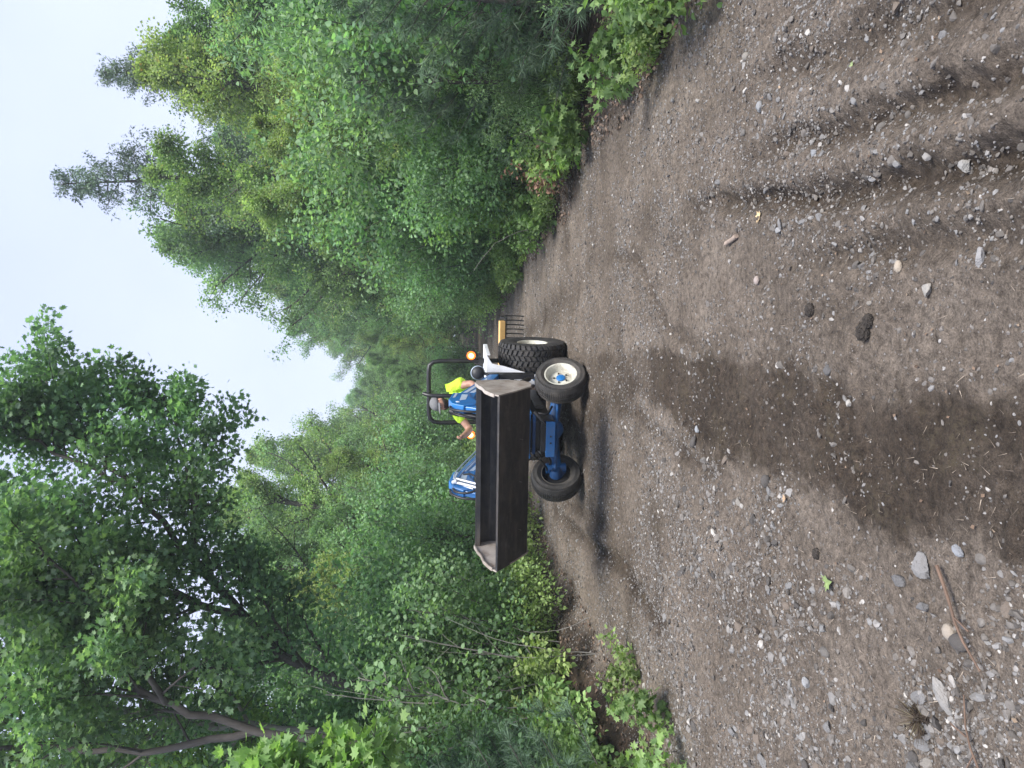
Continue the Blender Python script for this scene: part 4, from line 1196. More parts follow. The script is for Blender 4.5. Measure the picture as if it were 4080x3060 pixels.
# --- bucket (profile in x, z, forward is +x)
BW = .86
prof_out = [(3.69, 1.185), (3.50, 1.010), (3.30, .850), (3.14, .835), (3.05, .90), (3.00, 1.06), (3.00, 1.22), (3.04, 1.362)]
def thick(pr, t):
    out = []
    for i, p in enumerate(pr):
        a = Vector(pr[max(i - 1, 0)]); b = Vector(pr[min(i + 1, len(pr) - 1)])
        d = (b - a).normalized(); nrm = Vector((d.y, -d.x))
        out.append((p[0] + nrm.x * t, p[1] + nrm.y * t))
    return out
inn = thick(prof_out, .012)
bk = MB().prism(prof_out + inn[::-1], -BW, BW)
# top lip channel
bk.prism([(3.02, 1.362), (3.13, 1.372), (3.135, 1.317), (3.115, 1.317), (3.110, 1.355), (3.02, 1.345)], -BW, BW)
bk.box((2.95, .35, 1.06), (.08, .03, .34)); bk.box((2.95, .47, 1.06), (.08, .03, .34))
bk.box((2.95, -.35, 1.06), (.08, .03, .34)); bk.box((2.95, -.47, 1.06), (.08, .03, .34))
bucket = bk.build('bucket', BUCKM, tractor, bevel=.003)
# wear plate along the cutting edge, underside
ce = MB().prism([(3.693, 1.187), (3.555, 1.058), (3.564, 1.044), (3.706, 1.176)], -BW - .004, BW + .004)
ce.build('cutting_edge', BUCKM, bucket, bevel=.002)
ws = MB()
for yy in (-.55, -.05, .38): ws.box((3.435, yy, .949), (.06, .004, .006), rot=(0, R(43), 0))
ws.build('weld_marks', EDGE, bucket)
side = [(3.70, 1.185), (3.50, 1.003), (3.30, .842), (3.14, .828), (3.043, .895), (2.992, 1.06), (2.992, 1.22), (3.03, 1.369),
        (3.14, 1.379), (3.28, 1.350), (3.36, 1.318), (3.50, 1.298), (3.60, 1.255), (3.66, 1.220)]
for sy in (1, -1):
    a, b = (BW + .001, BW + .015) if sy > 0 else (-BW - .015, -BW - .001)
    sp_ = MB().prism(side, a, b).build('side_plate', WORN, bucket, bevel=.002, label='pale worn steel end plate')
    er = MB()
    for (p, q) in zip(side[8:13], side[9:14]):
        d = Vector((q[0] - p[0], 0, q[1] - p[1])); c = ((p[0] + q[0]) / 2, sy * (BW + .002), (p[1] + q[1]) / 2)
        er.box(c, (d.length * .98, .034, .016), rot=(0, -math.atan2(d.z, d.x), 0))
    er.build('reinforcing_strip', WORN, sp_, bevel=.003)

# --- loader arms
AY = .475
arm_poly = [(.78, .98), (.84, 1.12), (1.40, 1.32), (2.05, 1.555), (2.32, 1.635), (2.50, 1.600), (2.62, 1.48), (2.93, 1.02), (2.90, .93), (2.80, .93), (2.47, 1.30), (2.28, 1.37), (1.95, 1.33), (1.40, 1.14)]
for sy in (1, -1):
    y0 = sy * AY
    a = MB().prism(arm_poly, y0 - .032, y0 + .032)
    a.prism([(2.02, 1.60), (2.33, 1.648), (2.53, 1.612), (2.64, 1.49), (2.58, 1.36), (2.42, 1.33), (2.24, 1.40), (2.0, 1.42)], y0 - .045, y0 + .045)
    arm = a.build('loader_arm', BLUE, tractor, bevel=.008)
    st = MB()
    for sd_ in (1, -1):
        yy0, yy1 = sorted((y0 + sd_ * .046, y0 + sd_ * .0475))
        st.prism([(2.05, 1.575), (2.28, 1.605), (2.25, 1.575), (2.05, 1.545)], yy0, yy1)
        yy0, yy1 = sorted((y0 + sd_ * .033, y0 + sd_ * .0345))
        st.prism([(1.10, 1.165), (2.0, 1.50), (1.98, 1.445), (1.25, 1.175)], yy0, yy1)
        st.prism([(1.35, 1.16), (1.96, 1.41), (1.96, 1.355), (1.55, 1.20)], yy0, yy1)
        yy0, yy1 = sorted((y0 + sd_ * .046, y0 + sd_ * .0475))
        st.prism([(2.10, 1.50), (2.40, 1.53), (2.36, 1.46), (2.12, 1.43)], yy0, yy1)
    st.build('stripe_decal', GREYL, arm)
    # bucket tilt cylinder in front, lift cylinder below
    if sy > 0:
        cy = MB().tube([(2.50, y0 - .065, 1.56), (2.70, y0 - .085, 1.30)], .034)
        cy.tube([(2.44, y0 - .065, 1.615), (2.52, y0 - .065, 1.535)], .042)
    else:
        cy = MB().tube([(2.46, y0 + .075, 1.58), (2.70, y0 + .085, 1.30)], .017)
        cy.tube([(2.46, y0 + .115, 1.56), (2.70, y0 + .125, 1.30)], .013).tube([(2.44, y0 + .065, 1.60), (2.49, y0 + .10, 1.55)], .024)
    cyl = cy.build('tilt_cylinder', BLACK if sy > 0 else LINE, tractor, smooth=True)
    MB().tube([(2.70, y0 - sy * .085, 1.30), (2.88, y0 - sy * .085, 1.08)], .015).build('piston_rod', CHROME, cyl, smooth=True)
    cy = MB().tube([(1.02, y0 + sy * -.0, .62), (1.75, y0, 1.05)], .030)
    cyl = cy.build('lift_cylinder', BLACK, tractor, smooth=True)
    MB().tube([(1.75, y0, 1.05), (2.28, y0, 1.36)], .016).build('piston_rod', CHROME, cyl, smooth=True)
    # steel oil lines running up the inner face, and rubber hoses
    pl = MB()
    for k in range(3):
        yy = y0 - sy * (.050 + .016 * k)
        pl.tube([(1.25, yy, 1.22 + .03 * k), (2.05, yy, 1.49 + .03 * k), (2.33, yy, 1.56 + .02 * k), (2.50, yy, 1.50 + .02 * k), (2.62, yy, 1.38)], .008, 8, 1)
    pl.build('oil_line', LINE, tractor, smooth=True)
    hz = MB()
    hz.tube([(2.50, y0 + sy * .0, 1.63), (2.62, y0, 1.63), (2.74, y0 + sy * .01, 1.52), (2.78, y0 + sy * .01, 1.36), (2.72, y0, 1.24)], .014, 10, 2)
    hz.tube([(2.54, y0 - sy * .03, 1.60), (2.68, y0 - sy * .04, 1.58), (2.76, y0 - sy * .05, 1.45), (2.72, y0 - sy * .08, 1.32)], .013, 10, 2)
    hz.tube([(2.28, y0 + sy * -.10, 1.48), (2.40, y0 - sy * .15, 1.40), (2.50, y0 - sy * .14, 1.34), (2.60, y0 - sy * .10, 1.36)], .011, 8, 2)
    hz.build('hydraulic_hose', HOSE, tractor, smooth=True)
    sg = MB().box((2.47, y0 + sy * .048, 1.55), (.05, .003, .03), rot=(0, R(20), 0)); sg.build('warning_label', WHITE, arm)
    # upright and its brace down to the frame
    po = MB().box((.80, y0, .84), (.13, .07, .62)); po.prism([(.74, .50), (.90, .50), (1.15, .46), (1.15, .36), (.74, .36)], y0 - .03, y0 + .03)
    po.box((.80, sy * .32, .45), (.16, .26, .10))
    po.build('loader_post', BLACK, tractor, bevel=.005)
MB().tube([(2.72, -AY, 1.16), (2.72, AY, 1.16)], .045).build('cross_tube', BLUE_D, tractor, smooth=True)
sb_ = MB().box((1.25, .27, .56), (.9, .035, .10)).box((1.25, -.27, .56), (.9, .035, .10))
sb_.build('side_rail', BLACK, tractor, bevel=.004)

# --- hood, grille, engine
hd = MB().prismx([(-.27, .68), (-.27, 1.05), (-.23, 1.16), (-.12, 1.215), (.12, 1.215), (.23, 1.16), (.27, 1.05), (.27, .68), (.25, .68), (.25, 1.04), (.21, 1.145), (.11, 1.195), (-.11, 1.195), (-.21, 1.145), (-.25, 1.04), (-.25, .68)], .90, 1.98)
hd.prismx([(-.27, .70), (-.27, 1.05), (-.23, 1.13), (-.12, 1.17), (.12, 1.17), (.23, 1.13), (.27, 1.05), (.27, .70)], 1.98, 2.05)
hood = hd.build('hood', BLUE, tractor, bevel=.006)
gl = MB().box((2.062, 0, .86), (.02, .40, .30))
for k in range(9): gl.box((2.078, 0, .73 + .033 * k), (.016, .38, .012))
gl.build('grille', BLACK, hood)
for sy in (1, -1):
    MB().lathe([(.001, .0), (.045, .0), (.055, .01), (.055, .03), (.04, .045), (.001, .05)], 20, 'x', (2.05, sy * .17, 1.07)).build('headlight', paint('headlight_glass', (.6, .6, .6), .15), hood, smooth=True)
en = MB().box((1.45, 0, .60), (1.05, .34, .36)).box((.55, 0, .55), (.85, .36, .34)).box((-.05, 0, .52), (.55, .42, .36)).box((1.9, 0, .50), (.26, .40, .16))
en.tube([(1.1, .20, .70), (1.1, .24, .70)], .09).box((1.4, .21, .85), (.3, .07, .12)).box((1.75, 0, .80), (.06, .42, .34))
en.build('engine', BLACK, tractor, bevel=.01)
# --- front axle, bumper, steering
ax = MB().tube([(1.72, -.50, .335), (1.72, -.24, .37), (1.72, 0, .385), (1.72, .24, .37), (1.72, .50, .335)], .068, 14)
ax.sphere((1.72, 0, .37), .115, sc=(1, 1.1, .95))
for sy in (1, -1):
    ax.tube([(1.72, sy * .50, .46), (1.72, sy * .50, .22)], .066).tube([(1.72, sy * .50, .30), (1.72, sy * .58, .30)], .075)
ax.tube([(1.84, -.46, .36), (1.84, .46, .36)], .018)
ax.build('front_axle', paint('greasy_blue', (.009, .085, .26), .4, var=.25, dirt=(.05, .045, .04), dirt_amt=.7, dscale=6), tractor, smooth=True)
bp_ = MB().box((2.14, -.01, .475), (.02, .42, .105)).box((2.04, .17, .475), (.2, .02, .09)).box((2.04, -.19, .475), (.2, .02, .09))
bumper = bp_.build('bumper', paint('dusty_blue', (.010, .095, .29), .45, var=.25, dirt=(.06, .055, .05), dirt_amt=.6, dscale=8), tractor, bevel=.003)
bl = MB()
for yy, zz in ((.03, .475), (-.05, .475)): bl.tube([(2.150, yy, zz), (2.157, yy, zz)], .011, 8)
bl.build('bolt', BLACK, bumper)
MB().box((2.02, .02, .655), (.03, .48, .035)).build('frame_rail', BLUE_D, tractor, bevel=.003)
hs_ = MB().tube([(2.05, .30, .66), (2.1, .22, .58), (2.1, .12, .50), (2.02, .10, .42)], .022, 10, 2).tube([(1.95, .26, .60), (2.0, .25, .50), (1.8, .3, .42)], .014, 8, 2)
hs_.build('steering_hose', HOSE, tractor, smooth=True)
hs_ = MB().tube([(2.0, -.22, .50), (1.9, -.36, .42), (1.75, -.44, .42)], .014, 8, 2).tube([(2.02, -.28, .58), (1.95, -.42, .48), (1.8, -.5, .46)], .012, 8, 2)
hs_.build('steering_hose', HOSE, tractor, smooth=True)

# --- wheels (axle along y, outer face +y)
def tyre_profile(ro, ri, wd, n=7):
    h = wd / 2
    return [(ri, h * .80), (ri + .02, h * .90), (ri + (ro - ri) * .45, h * 1.04), (ro - .035, h * .98), (ro - .010, h * .84), (ro, h * .45), (ro + .002, 0),
            (ro, -h * .45), (ro - .010, -h * .84), (ro - .035, -h * .98), (ri + (ro - ri) * .45, -h * 1.04), (ri + .02, -h * .90), (ri, -h * .80)]
def make_wheel(name, x, y, z, ro, ri, wd, rear, inner_hub, rot, sy, lab):
    rimp = [(ri + .022, wd * .42), (ri + .020, wd * .45), (ri + .004, wd * .44), (ri - .004, wd * .38), (ri - .020, wd * .30), (ri - .024, wd * .22), (ri - .030, wd * .12), (ri * .80, wd * .08),
            (ri * .48, wd * .14), (ri * .44, wd * .14), (.001, wd * .14), (.001, wd * .10), (ri * .45, wd * .10), (ri * .84, wd * .02), (ri - .01, -wd * .30), (ri + .004, -wd * .44), (ri + .022, -wd * .42)]
    if rear: rimp = [(ri + .022, wd * .42), (ri + .020, wd * .45), (ri + .004, wd * .44), (ri - .006, wd * .36), (ri - .018, wd * .20), (ri - .022, wd * .02), (ri * .55, wd * -.02), (.06, -.02), (.001, -.02), (.001, -.05), (ri - .01, -wd * .30), (ri + .004, -wd * .44), (ri + .022, -wd * .42)]
    wl = MB().lathe(rimp, 56).build(name, CREAM if (sy > 0 or rear) else SHADED_MUDRIM, tractor, smooth=True, label=lab)
    wl.location = (x, y, z); wl.rotation_euler = rot
    ty = MB().lathe(tyre_profile(ro - (.024 if rear else .008), ri, wd), 96)
    if rear:
        N = 38; rr = ro - .026
        rows = [(-.42, .16, .35), (-.20, .20, -.55), (.0, .17, .6), (.20, .20, -.55), (.42, .16, .35)]
        for ri_, (cy_, wy, sk) in enumerate(rows):
            for k in range(N):
                a = 6.28318 * (k + (.5 if ri_ % 2 else 0)) / N
                da = 6.28318 / N * .36
                vs = []
                for (ta, yy, rr_) in [(-1, -1, 0), (1, -1, 0), (1, 1, 0), (-1, 1, 0), (-.85, -.88, 1), (.85, -.88, 1), (.85, .88, 1), (-.85, .88, 1)]:
                    ang = a + da * ta + da * sk * yy * (-1 if sy < 0 else 1) * .9
                    yv = wd * (cy_ + yy * wy / 2)
                    drop = .030 * max(0, abs(yv) / (wd / 2) - .72) / .28
                    r_ = rr - drop + (.026 if rr_ else -.004)
                    vs.append((r_ * math.cos(ang), yv, r_ * math.sin(ang)))
                ty.add(vs, [(0, 3, 2, 1), (4, 5, 6, 7), (0, 1, 5, 4), (1, 2, 6, 5), (2, 3, 7, 6), (3, 0, 4, 7)])
    else:
        N = 76
        for k in range(N):
            a = 6.28318 * k / N
            for (y0, y1, z0, z1) in [(-.50, -.17, -.030, -.002), (-.12, .12, .0, .0), (.17, .50, -.002, -.030)]:
                da = 6.28318 / N * .30
                of = .5 * 6.28318 / N if y0 == -.14 else 0
                vs = []
                for (top) in (0, 1):
                    for (ta, yy, zz) in [(-1, y0, z0), (1, y0, z0), (1, y1, z1), (-1, y1, z1)]:
                        r_ = ro - .010 + zz + (.012 if top else -.014)
                        ang = a + of + da * ta
                        vs.append((r_ * math.cos(ang), wd * yy, r_ * math.sin(ang)))
                ty.add(vs, [(0, 3, 2, 1), (4, 5, 6, 7), (0, 1, 5, 4), (1, 2, 6, 5), (2, 3, 7, 6), (3, 0, 4, 7)])
    ty.build('tyre', RUBBER if rear else RUBBER_F, wl, smooth=False)
    ty_o = wl.children[0]
    for p in ty_o.data.polygons: p.use_smooth = True
    ty_o.data.set_sharp_from_angle(angle=R(30))
    hb = MB().lathe([(.001, wd * .23), (.044, wd * .225), (.053, wd * .20), (.056, wd * .10), (.001, wd * .09)], 24)
    if rear: hb = MB().lathe([(.001, .05), (.05, .045), (.06, .02), (.062, -.03), (.001, -.04)], 24)
    hb.build('hub_cap', BLUE, wl, smooth=True)
    bo = MB()
    for k in range(5):
        a = 6.28318 * k / 5 + .4; rr = .080 if not rear else .095
        ya, yb = (wd * .12, wd * .20) if not rear else (-.03, .02)
        bo.tube([(rr * math.cos(a), ya, rr * math.sin(a)), (rr * math.cos(a), yb, rr * math.sin(a))], .011, 6)
    bo.build('wheel_nut', BLACK, wl)
    if inner_hub:
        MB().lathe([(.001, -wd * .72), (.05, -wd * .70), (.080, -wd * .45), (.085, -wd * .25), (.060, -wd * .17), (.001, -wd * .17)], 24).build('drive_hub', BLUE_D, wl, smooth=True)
        MB().lathe([(.001, -wd * .16), (.001, -wd * .20), (ri * .86, -wd * .20), (ri - .006, -wd * .38), (ri - .002, -wd * .38), (ri - .003, -wd * .30), (ri * .85, -wd * .165)], 32).build('shaded_muddy_dish', BLACK, wl, smooth=True)  # dark dish added to stand for shade and mud inside the rim barrel
    return wl
STEER = R(-30); LEAN = R(8)
def frot(sy):
    Mx = Matrix.Rotation(STEER, 3, 'Z') @ Matrix.Rotation(LEAN, 3, 'X')
    if sy < 0: Mx = Mx @ Matrix.Rotation(math.pi, 3, 'Z')
    return Mx.to_euler()
make_wheel('front_wheel', 1.72, .605, .310, .315, .175, .235, False, True, frot(1), 1, 'steered wheel with worn grey tyre and cream rim facing out')
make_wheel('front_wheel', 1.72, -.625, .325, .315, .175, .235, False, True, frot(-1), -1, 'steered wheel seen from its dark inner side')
make_wheel('rear_wheel', 0, .64, .475, .485, .20, .36, True, False, Euler((0, .13, 0)), 1, None)
make_wheel('rear_wheel', 0, -.64, .475, .485, .20, .36, True, False, Euler((0, .3, math.pi)), -1, None)
MB().tube([(0, -.5, .475), (0, .5, .475)], .10, 16).build('rear_axle', BLUE_D, tractor, smooth=True)

# --- fenders
for sy in (1, -1):
    f = MB()
    pl = [(.30, 1.145), (.60, 1.145), (.70, 1.14), (.585, 1.07), (.55, .90), (.49, .70), (.445, .55), (.435, .47), (.30, .47)]
    f.prismx([(sy * a, b) for a, b in pl], .505, .52)
    f.prism([(-.42, 1.138), (.52, 1.138), (.52, 1.155), (-.42, 1.155)], *sorted((sy * .30, sy * .71)))
    f.prism([(-.42, .60), (-.42, 1.138), (.505, 1.138), (.505, .47)], *sorted((sy * .288, sy * .299)))
    f.box((.05, sy * .705, 1.122), (.94, .012, .05))
    fd = f.build('fender', WHITE, tractor, bevel=.006, label='white fender with black grab handle')
    MB().tube([(.522, sy * .46, 1.08), (.56, sy * .46, 1.075), (.56, sy * .455, .96), (.522, sy * .455, .955)], .010, 8, 1).build('grab_handle', BLACK, fd, smooth=True)
    MB().box((.525, sy * .38, .49), (.012, .05, .035)).build('hinge_plate', BLUE, fd)
    # levers and small fittings beside the seat
    lv = MB().tube([(.58, sy * .34, .98), (.60, sy * .37, .86), (.62, sy * .37, .74)], .014, 8, 1).box((.57, sy * .37, .80), (.03, .05, .05))
    lv.build('control_lever', BLACK, tractor, smooth=True)
    fp = MB().box((.70, sy * .34, .42), (.56, .26, .025)); fp.build('foot_plate', BLACK, tractor, bevel=.003)
# --- console, seat, wheel
MB().prism([(.66, .62), (.92, .62), (.92, 1.18), (.80, 1.22), (.70, 1.14)], -.2, .2).build('dashboard', GREYP, tractor, bevel=.015)
sw = MB()
c0 = Vector((.62, -.01, 1.26)); nrm = Vector((-.45, 0, .89)).normalized(); a_ = Vector((0, 1, 0)); b_ = nrm.cross(a_)
ring = [c0 + (a_ * math.cos(6.28318 * k / 28) + b_ * math.sin(6.28318 * k / 28)) * .175 for k in range(29)]
sw.tube(ring, .014, 10)
for k in range(3): sw.tube([c0 - nrm * .03, c0 + (a_ * math.cos(2.094 * k + .5) + b_ * math.sin(2.094 * k + .5)) * .17], .009, 6)
sw.tube([c0 - nrm * .03, c0 - nrm * .25], .02)
sw.build('steering_wheel', BLACK, tractor, smooth=True)
se = MB().box((.10, 0, .93), (.42, .46, .10)).box((-.14, 0, 1.08), (.09, .44, .26), rot=(0, R(-8), 0))
se.build('seat', VINYL, tractor, bevel=.03)
wlp = MB().sphere((.66, .49, 1.27), .092, sc=(.8, 1, .95)).tube([(.66, .49, 1.2), (.70, .45, 1.1)], .02).build('work_light', VINYL, tractor, smooth=True)
MB().lathe([(.090, -.008), (.097, 0), (.090, .008)], 28, 'x', (.668, .49, 1.27)).build('light_rim', GREYL, wlp, smooth=True)
# --- roll bar
rb = MB()
pts = [(-.12, -.40, .85), (-.10, -.40, 1.45), (-.08, -.40, 1.78), (-.075, -.385, 1.88), (-.07, -.335, 1.935), (-.07, -.25, 1.95), (-.07, .36, 1.95), (-.07, .455, 1.935), (-.075, .50, 1.88), (-.08, .515, 1.78), (-.10, .515, 1.45), (-.12, .515, .85)]
rb.tube(pts, .032, 12)
rb.box((-.12, .515, 1.20), (.10, .085, .07)).box((-.12, -.40, 1.20), (.10, .085, .07))
rb.build('roll_bar', BLACK, tractor, smooth=True)
# --- warning lamps
am = bpy.data.materials.new('amber_lamp'); am.use_nodes = True
ab = am.node_tree.nodes['Principled BSDF']
ab.inputs['Base Color'].default_value = (.9, .12, .01, 1); ab.inputs['Emission Color'].default_value = (1, .16, .02, 1); ab.inputs['Emission Strength'].default_value = 1.3
ab.inputs['Roughness'].default_value = .2
am2 = bpy.data.materials.new('lamp_centre'); am2.use_nodes = True
ab = am2.node_tree.nodes['Principled BSDF']
ab.inputs['Base Color'].default_value = (1, .5, .15, 1); ab.inputs['Emission Color'].default_value = (1, .62, .22, 1); ab.inputs['Emission Strength'].default_value = 2.6
for sy, yy in ((1, .61), (-1, -.56)):
    lp = MB().lathe([(.001, -.03), (.045, -.03), (.060, -.02), (.063, 0), (.063, .03)], 28, 'x', (-.02, yy, 1.345))
    lp.tube([(-.03, yy, 1.31), (-.03, yy, 1.23)], .012).tube([(-.03, yy, 1.22), (-.12, sy * .50, 1.20)], .018).box((-.03, yy, 1.225), (.05, .06, .03))
    lo = lp.build('warning_lamp', BLACK, tractor, smooth=True, label='round amber warning lamp, lit')
    MB().lathe([(.062, .03), (.056, .045), (.038, .050)], 28, 'x', (-.02, yy, 1.345)).build('lens_ring', am, lo, smooth=True)
    MB().lathe([(.038, .050), (.025, .056), (.001, .060)], 28, 'x', (-.02, yy, 1.345)).build('lens', am2, lo, smooth=True)
# --- exhaust stack
ex = MB().tube([(1.38, .30, .80), (1.34, .315, .95), (1.30, .32, 1.1), (1.30, .32, 1.83), (1.28, .325, 1.91), (1.23, .335, 1.97)], .026, 12, 1)
ex.tube([(1.30, .32, 1.02), (1.30, .32, 1.42)], .034, 14)
ex.build('exhaust_pipe', BLACK, tractor, smooth=True)
# --- landscape rake on the rear hitch
rk = MB().box((-1.05, 0, .84), (.09, 1.96, .085), rot=(0, R(12), 0))
rake = rk.build('rake_beam', YELLOW, tractor, bevel=.004, label='yellow landscape rake beam')
tn = MB().box((-1.10, 0, .775), (.05, 2.06, .02))
for k in range(30):
    y = -1.03 + 2.06 * k / 29
    tn.tube([(-1.02, y, .80), (-1.14, y, .87), (-1.28, y, .81), (-1.34, y, .68), (-1.30, y, .56), (-1.24, y, .48)], .010, 5, 1)
tn.build('rake_tines', BLACK, rake)
MB().box((-.55, .20, .52), (1.0, .04, .05), rot=(0, R(8), 0)).box((-.55, -.20, .52), (1.0, .04, .05), rot=(0, R(8), 0)).tube([(-.2, 0, .8), (-1.0, 0, .84)], .022).build('hitch_arm', BLACK, tractor, bevel=.003)

# ------------------------------------------------------------------ driver
SKIN = paint('skin', (.50, .26, .18), .55, var=.08, scale=14)
ARM_SKIN = paint('tanned_skin', (.36, .20, .14), .55, var=.12, scale=20, dirt=(.20, .10, .07), dirt_amt=.4, dscale=30)
SHIRT = paint('hi_vis_shirt', (.50, .80, .045), .85, var=.10, scale=7, bump=1, bscale=14)
SHIRT.node_tree.nodes['Bump'].inputs['Distance'].default_value = .05
CAPM = paint('cap_grey', (.15, .15, .155), .85, var=.12, scale=20)
BEARD = paint('dark_hair', (.028, .019, .014), .85, var=.3, scale=40, bump=.6)
JEANS = paint('work_trousers', (.05, .055, .07), .85, var=.15)
BOOT = paint('boots', (.06, .04, .028), .7, var=.2)

def skin_obj(name, chains, mat, parent=None, sub=2, root=0):
    """chains: dict of verts {k:(pos, r or (rx,ry))} and edges"""
    verts, edges = chains
    keys = list(verts); me = bpy.data.meshes.new(name)
    me.from_pydata([verts[k][0] for k in keys], [(keys.index(a), keys.index(b)) for a, b in edges], [])
    o = link(name, me, parent)
    o.modifiers.new('skin', 'SKIN'); 
    if not me.skin_vertices:
        bm_ = __import__('bmesh').new(); bm_.from_mesh(me); bm_.verts.layers.skin.verify(); bm_.to_mesh(me); bm_.free()
    for i, k in enumerate(keys):
        r_ = verts[k][1]; r_ = (r_, r_) if not isinstance(r_, tuple) else r_
        me.skin_vertices[0].data[i].radius = r_
        me.skin_vertices[0].data[i].use_root = (i == root)
    o.modifiers[0].use_smooth_shade = True
    s_ = o.modifiers.new('sub', 'SUBSURF'); s_.levels = sub; s_.render_levels = sub
    me.materials.append(mat)
    return o

driver = empty('person', (TX, TY, TZ), TRZ)
tag(driver, 'driver in a neon yellow shirt and grey cap leaning out to watch the steered wheel', 'person')
HC = Vector((.27, -.025, 1.785))           # head centre
body_v = {
    'pelvis': ((.06, 0, 1.06), (.15, .12)), 'waist': ((.08, -.01, 1.20), (.145, .11)), 'chest': ((.12, -.02, 1.42), (.165, .115)),
    'neck0': ((.16, -.03, 1.585), .062), 'neck1': ((.20, -.04, 1.66), .054), 'head0': ((.23, -.042, 1.73), .060),
    'shl': ((.12, .175, 1.60), .075), 'ell': ((.30, .27, 1.33), .050), 'wrl': ((.52, .17, 1.265), .030), 'pal': ((.585, .145, 1.275), .034),
    'shr': ((.15, -.215, 1.53), .062), 'elr': ((.27, -.405, 1.365), .056), 'mfr': ((.40, -.430, 1.405), .054), 'wrr': ((.53, -.435, 1.475), .036), 'par': ((.585, -.435, 1.505), .033),
    'hil': ((.12, .10, 1.02), .095), 'knl': ((.56, .19, .98), .066), 'anl': ((.62, .24, .56), .045),
    'hir': ((.12, -.10, 1.02), .095), 'knr': ((.56, -.19, .98), .066), 'anr': ((.62, -.24, .56), .045)}
body_e = [('pelvis', 'waist'), ('waist', 'chest'), ('chest', 'neck0'), ('neck0', 'neck1'), ('neck1', 'head0'), ('chest', 'shl'), ('shl', 'ell'), ('ell', 'wrl'), ('wrl', 'pal'),
          ('chest', 'shr'), ('shr', 'elr'), ('elr', 'mfr'), ('mfr', 'wrr'), ('wrr', 'par'), ('pelvis', 'hil'), ('hil', 'knl'), ('knl', 'anl'), ('pelvis', 'hir'), ('hir', 'knr'), ('knr', 'anr')]
body = skin_obj('body', (body_v, body_e), ARM_SKIN, driver)
# fingers closed round the lever and the steering wheel: each its own chain
def fingers(name, pal, fwd, side, curl, mat):
    pal = Vector(pal); fwd = Vector(fwd).normalized(); side = Vector(side).normalized(); cu = Vector(curl).normalized()
    vs = {}; es = []
    vs['p'] = (tuple(pal), .022)
    for k in range(4):
        b = pal + side * (.026 - .0175 * k) + fwd * .020
        L = (.034, .038, .035, .028)[k]
        j1 = b + fwd * L + cu * .012; j2 = j1 + cu * L * .8 + fwd * .004; j3 = j2 + cu * L * .35 - fwd * L * .6
        for n_, pnt, r_ in (('a', b, .0105), ('b', j1, .0100), ('c', j2, .0092), ('d', j3, .0082)): vs[f'{n_}{k}'] = (tuple(pnt), r_)
        es += [('p', f'a{k}'), (f'a{k}', f'b{k}'), (f'b{k}', f'c{k}'), (f'c{k}', f'd{k}')]
    t0 = pal + side * .030 - fwd * .010; t1 = t0 + side * .016 + fwd * .026 + cu * .014; t2 = t1 - side * .012 + fwd * .022 + cu * .014
    for n_, pnt, r_ in (('t0', t0, .013), ('t1', t1, .0110), ('t2', t2, .0095)): vs[n_] = (tuple(pnt), r_)
    es += [('p', 't0'), ('t0', 't1'), ('t1', 't2')]
    return skin_obj(name, (vs, es), mat, driver, sub=2)
fingers('hand', (.600, -.435, 1.510), (.9, 0, .35), (.15, .45, .85), (.1, .55, -.75), ARM_SKIN)
fingers('hand', (.600, .140, 1.280), (.9, -.3, .1), (0, .6, .8), (.1, -.5, -.8), ARM_SKIN)

shirt_v = {
    'hem': ((.06, 0, 1.08), (.175, .140)), 'waist': ((.08, -.01, 1.20), (.185, .142)), 'chest': ((.12, .0, 1.41), (.205, .145)), 'up': ((.15, -.015, 1.56), (.145, .110)), 'nk': ((.17, -.02, 1.625), .088),
    'shl': ((.12, .165, 1.595), .112), 'sll': ((.20, .275, 1.43), .096), 'shr': ((.15, -.205, 1.545), .090), 'slr': ((.225, -.335, 1.455), .088)}
shirt_e = [('hem', 'waist'), ('waist', 'chest'), ('chest', 'up'), ('up', 'nk'), ('chest', 'shl'), ('shl', 'sll'), ('chest', 'shr'), ('shr', 'slr')]
skin_obj('shirt', (shirt_v, shirt_e), SHIRT, driver)
tr_v = {'p': ((.06, 0, 1.04), (.165, .13)), 'hl': ((.14, .10, 1.01), .11), 'kl': ((.56, .19, .98), .082), 'al': ((.62, .24, .58), .06),
        'hr': ((.14, -.10, 1.01), .11), 'kr': ((.56, -.19, .98), .082), 'ar': ((.62, -.24, .58), .06)}
skin_obj('trousers', (tr_v, [('p', 'hl'), ('hl', 'kl'), ('kl', 'al'), ('p', 'hr'), ('hr', 'kr'), ('kr', 'ar')]), JEANS, driver)
for sy in (1, -1):
    MB().sphere((.68, sy * .24, .49), .07, sc=(1.7, .8, .75)).tube([(.62, sy * .24, .49), (.62, sy * .24, .62)], .06).build('boot', BOOT, driver, smooth=True)
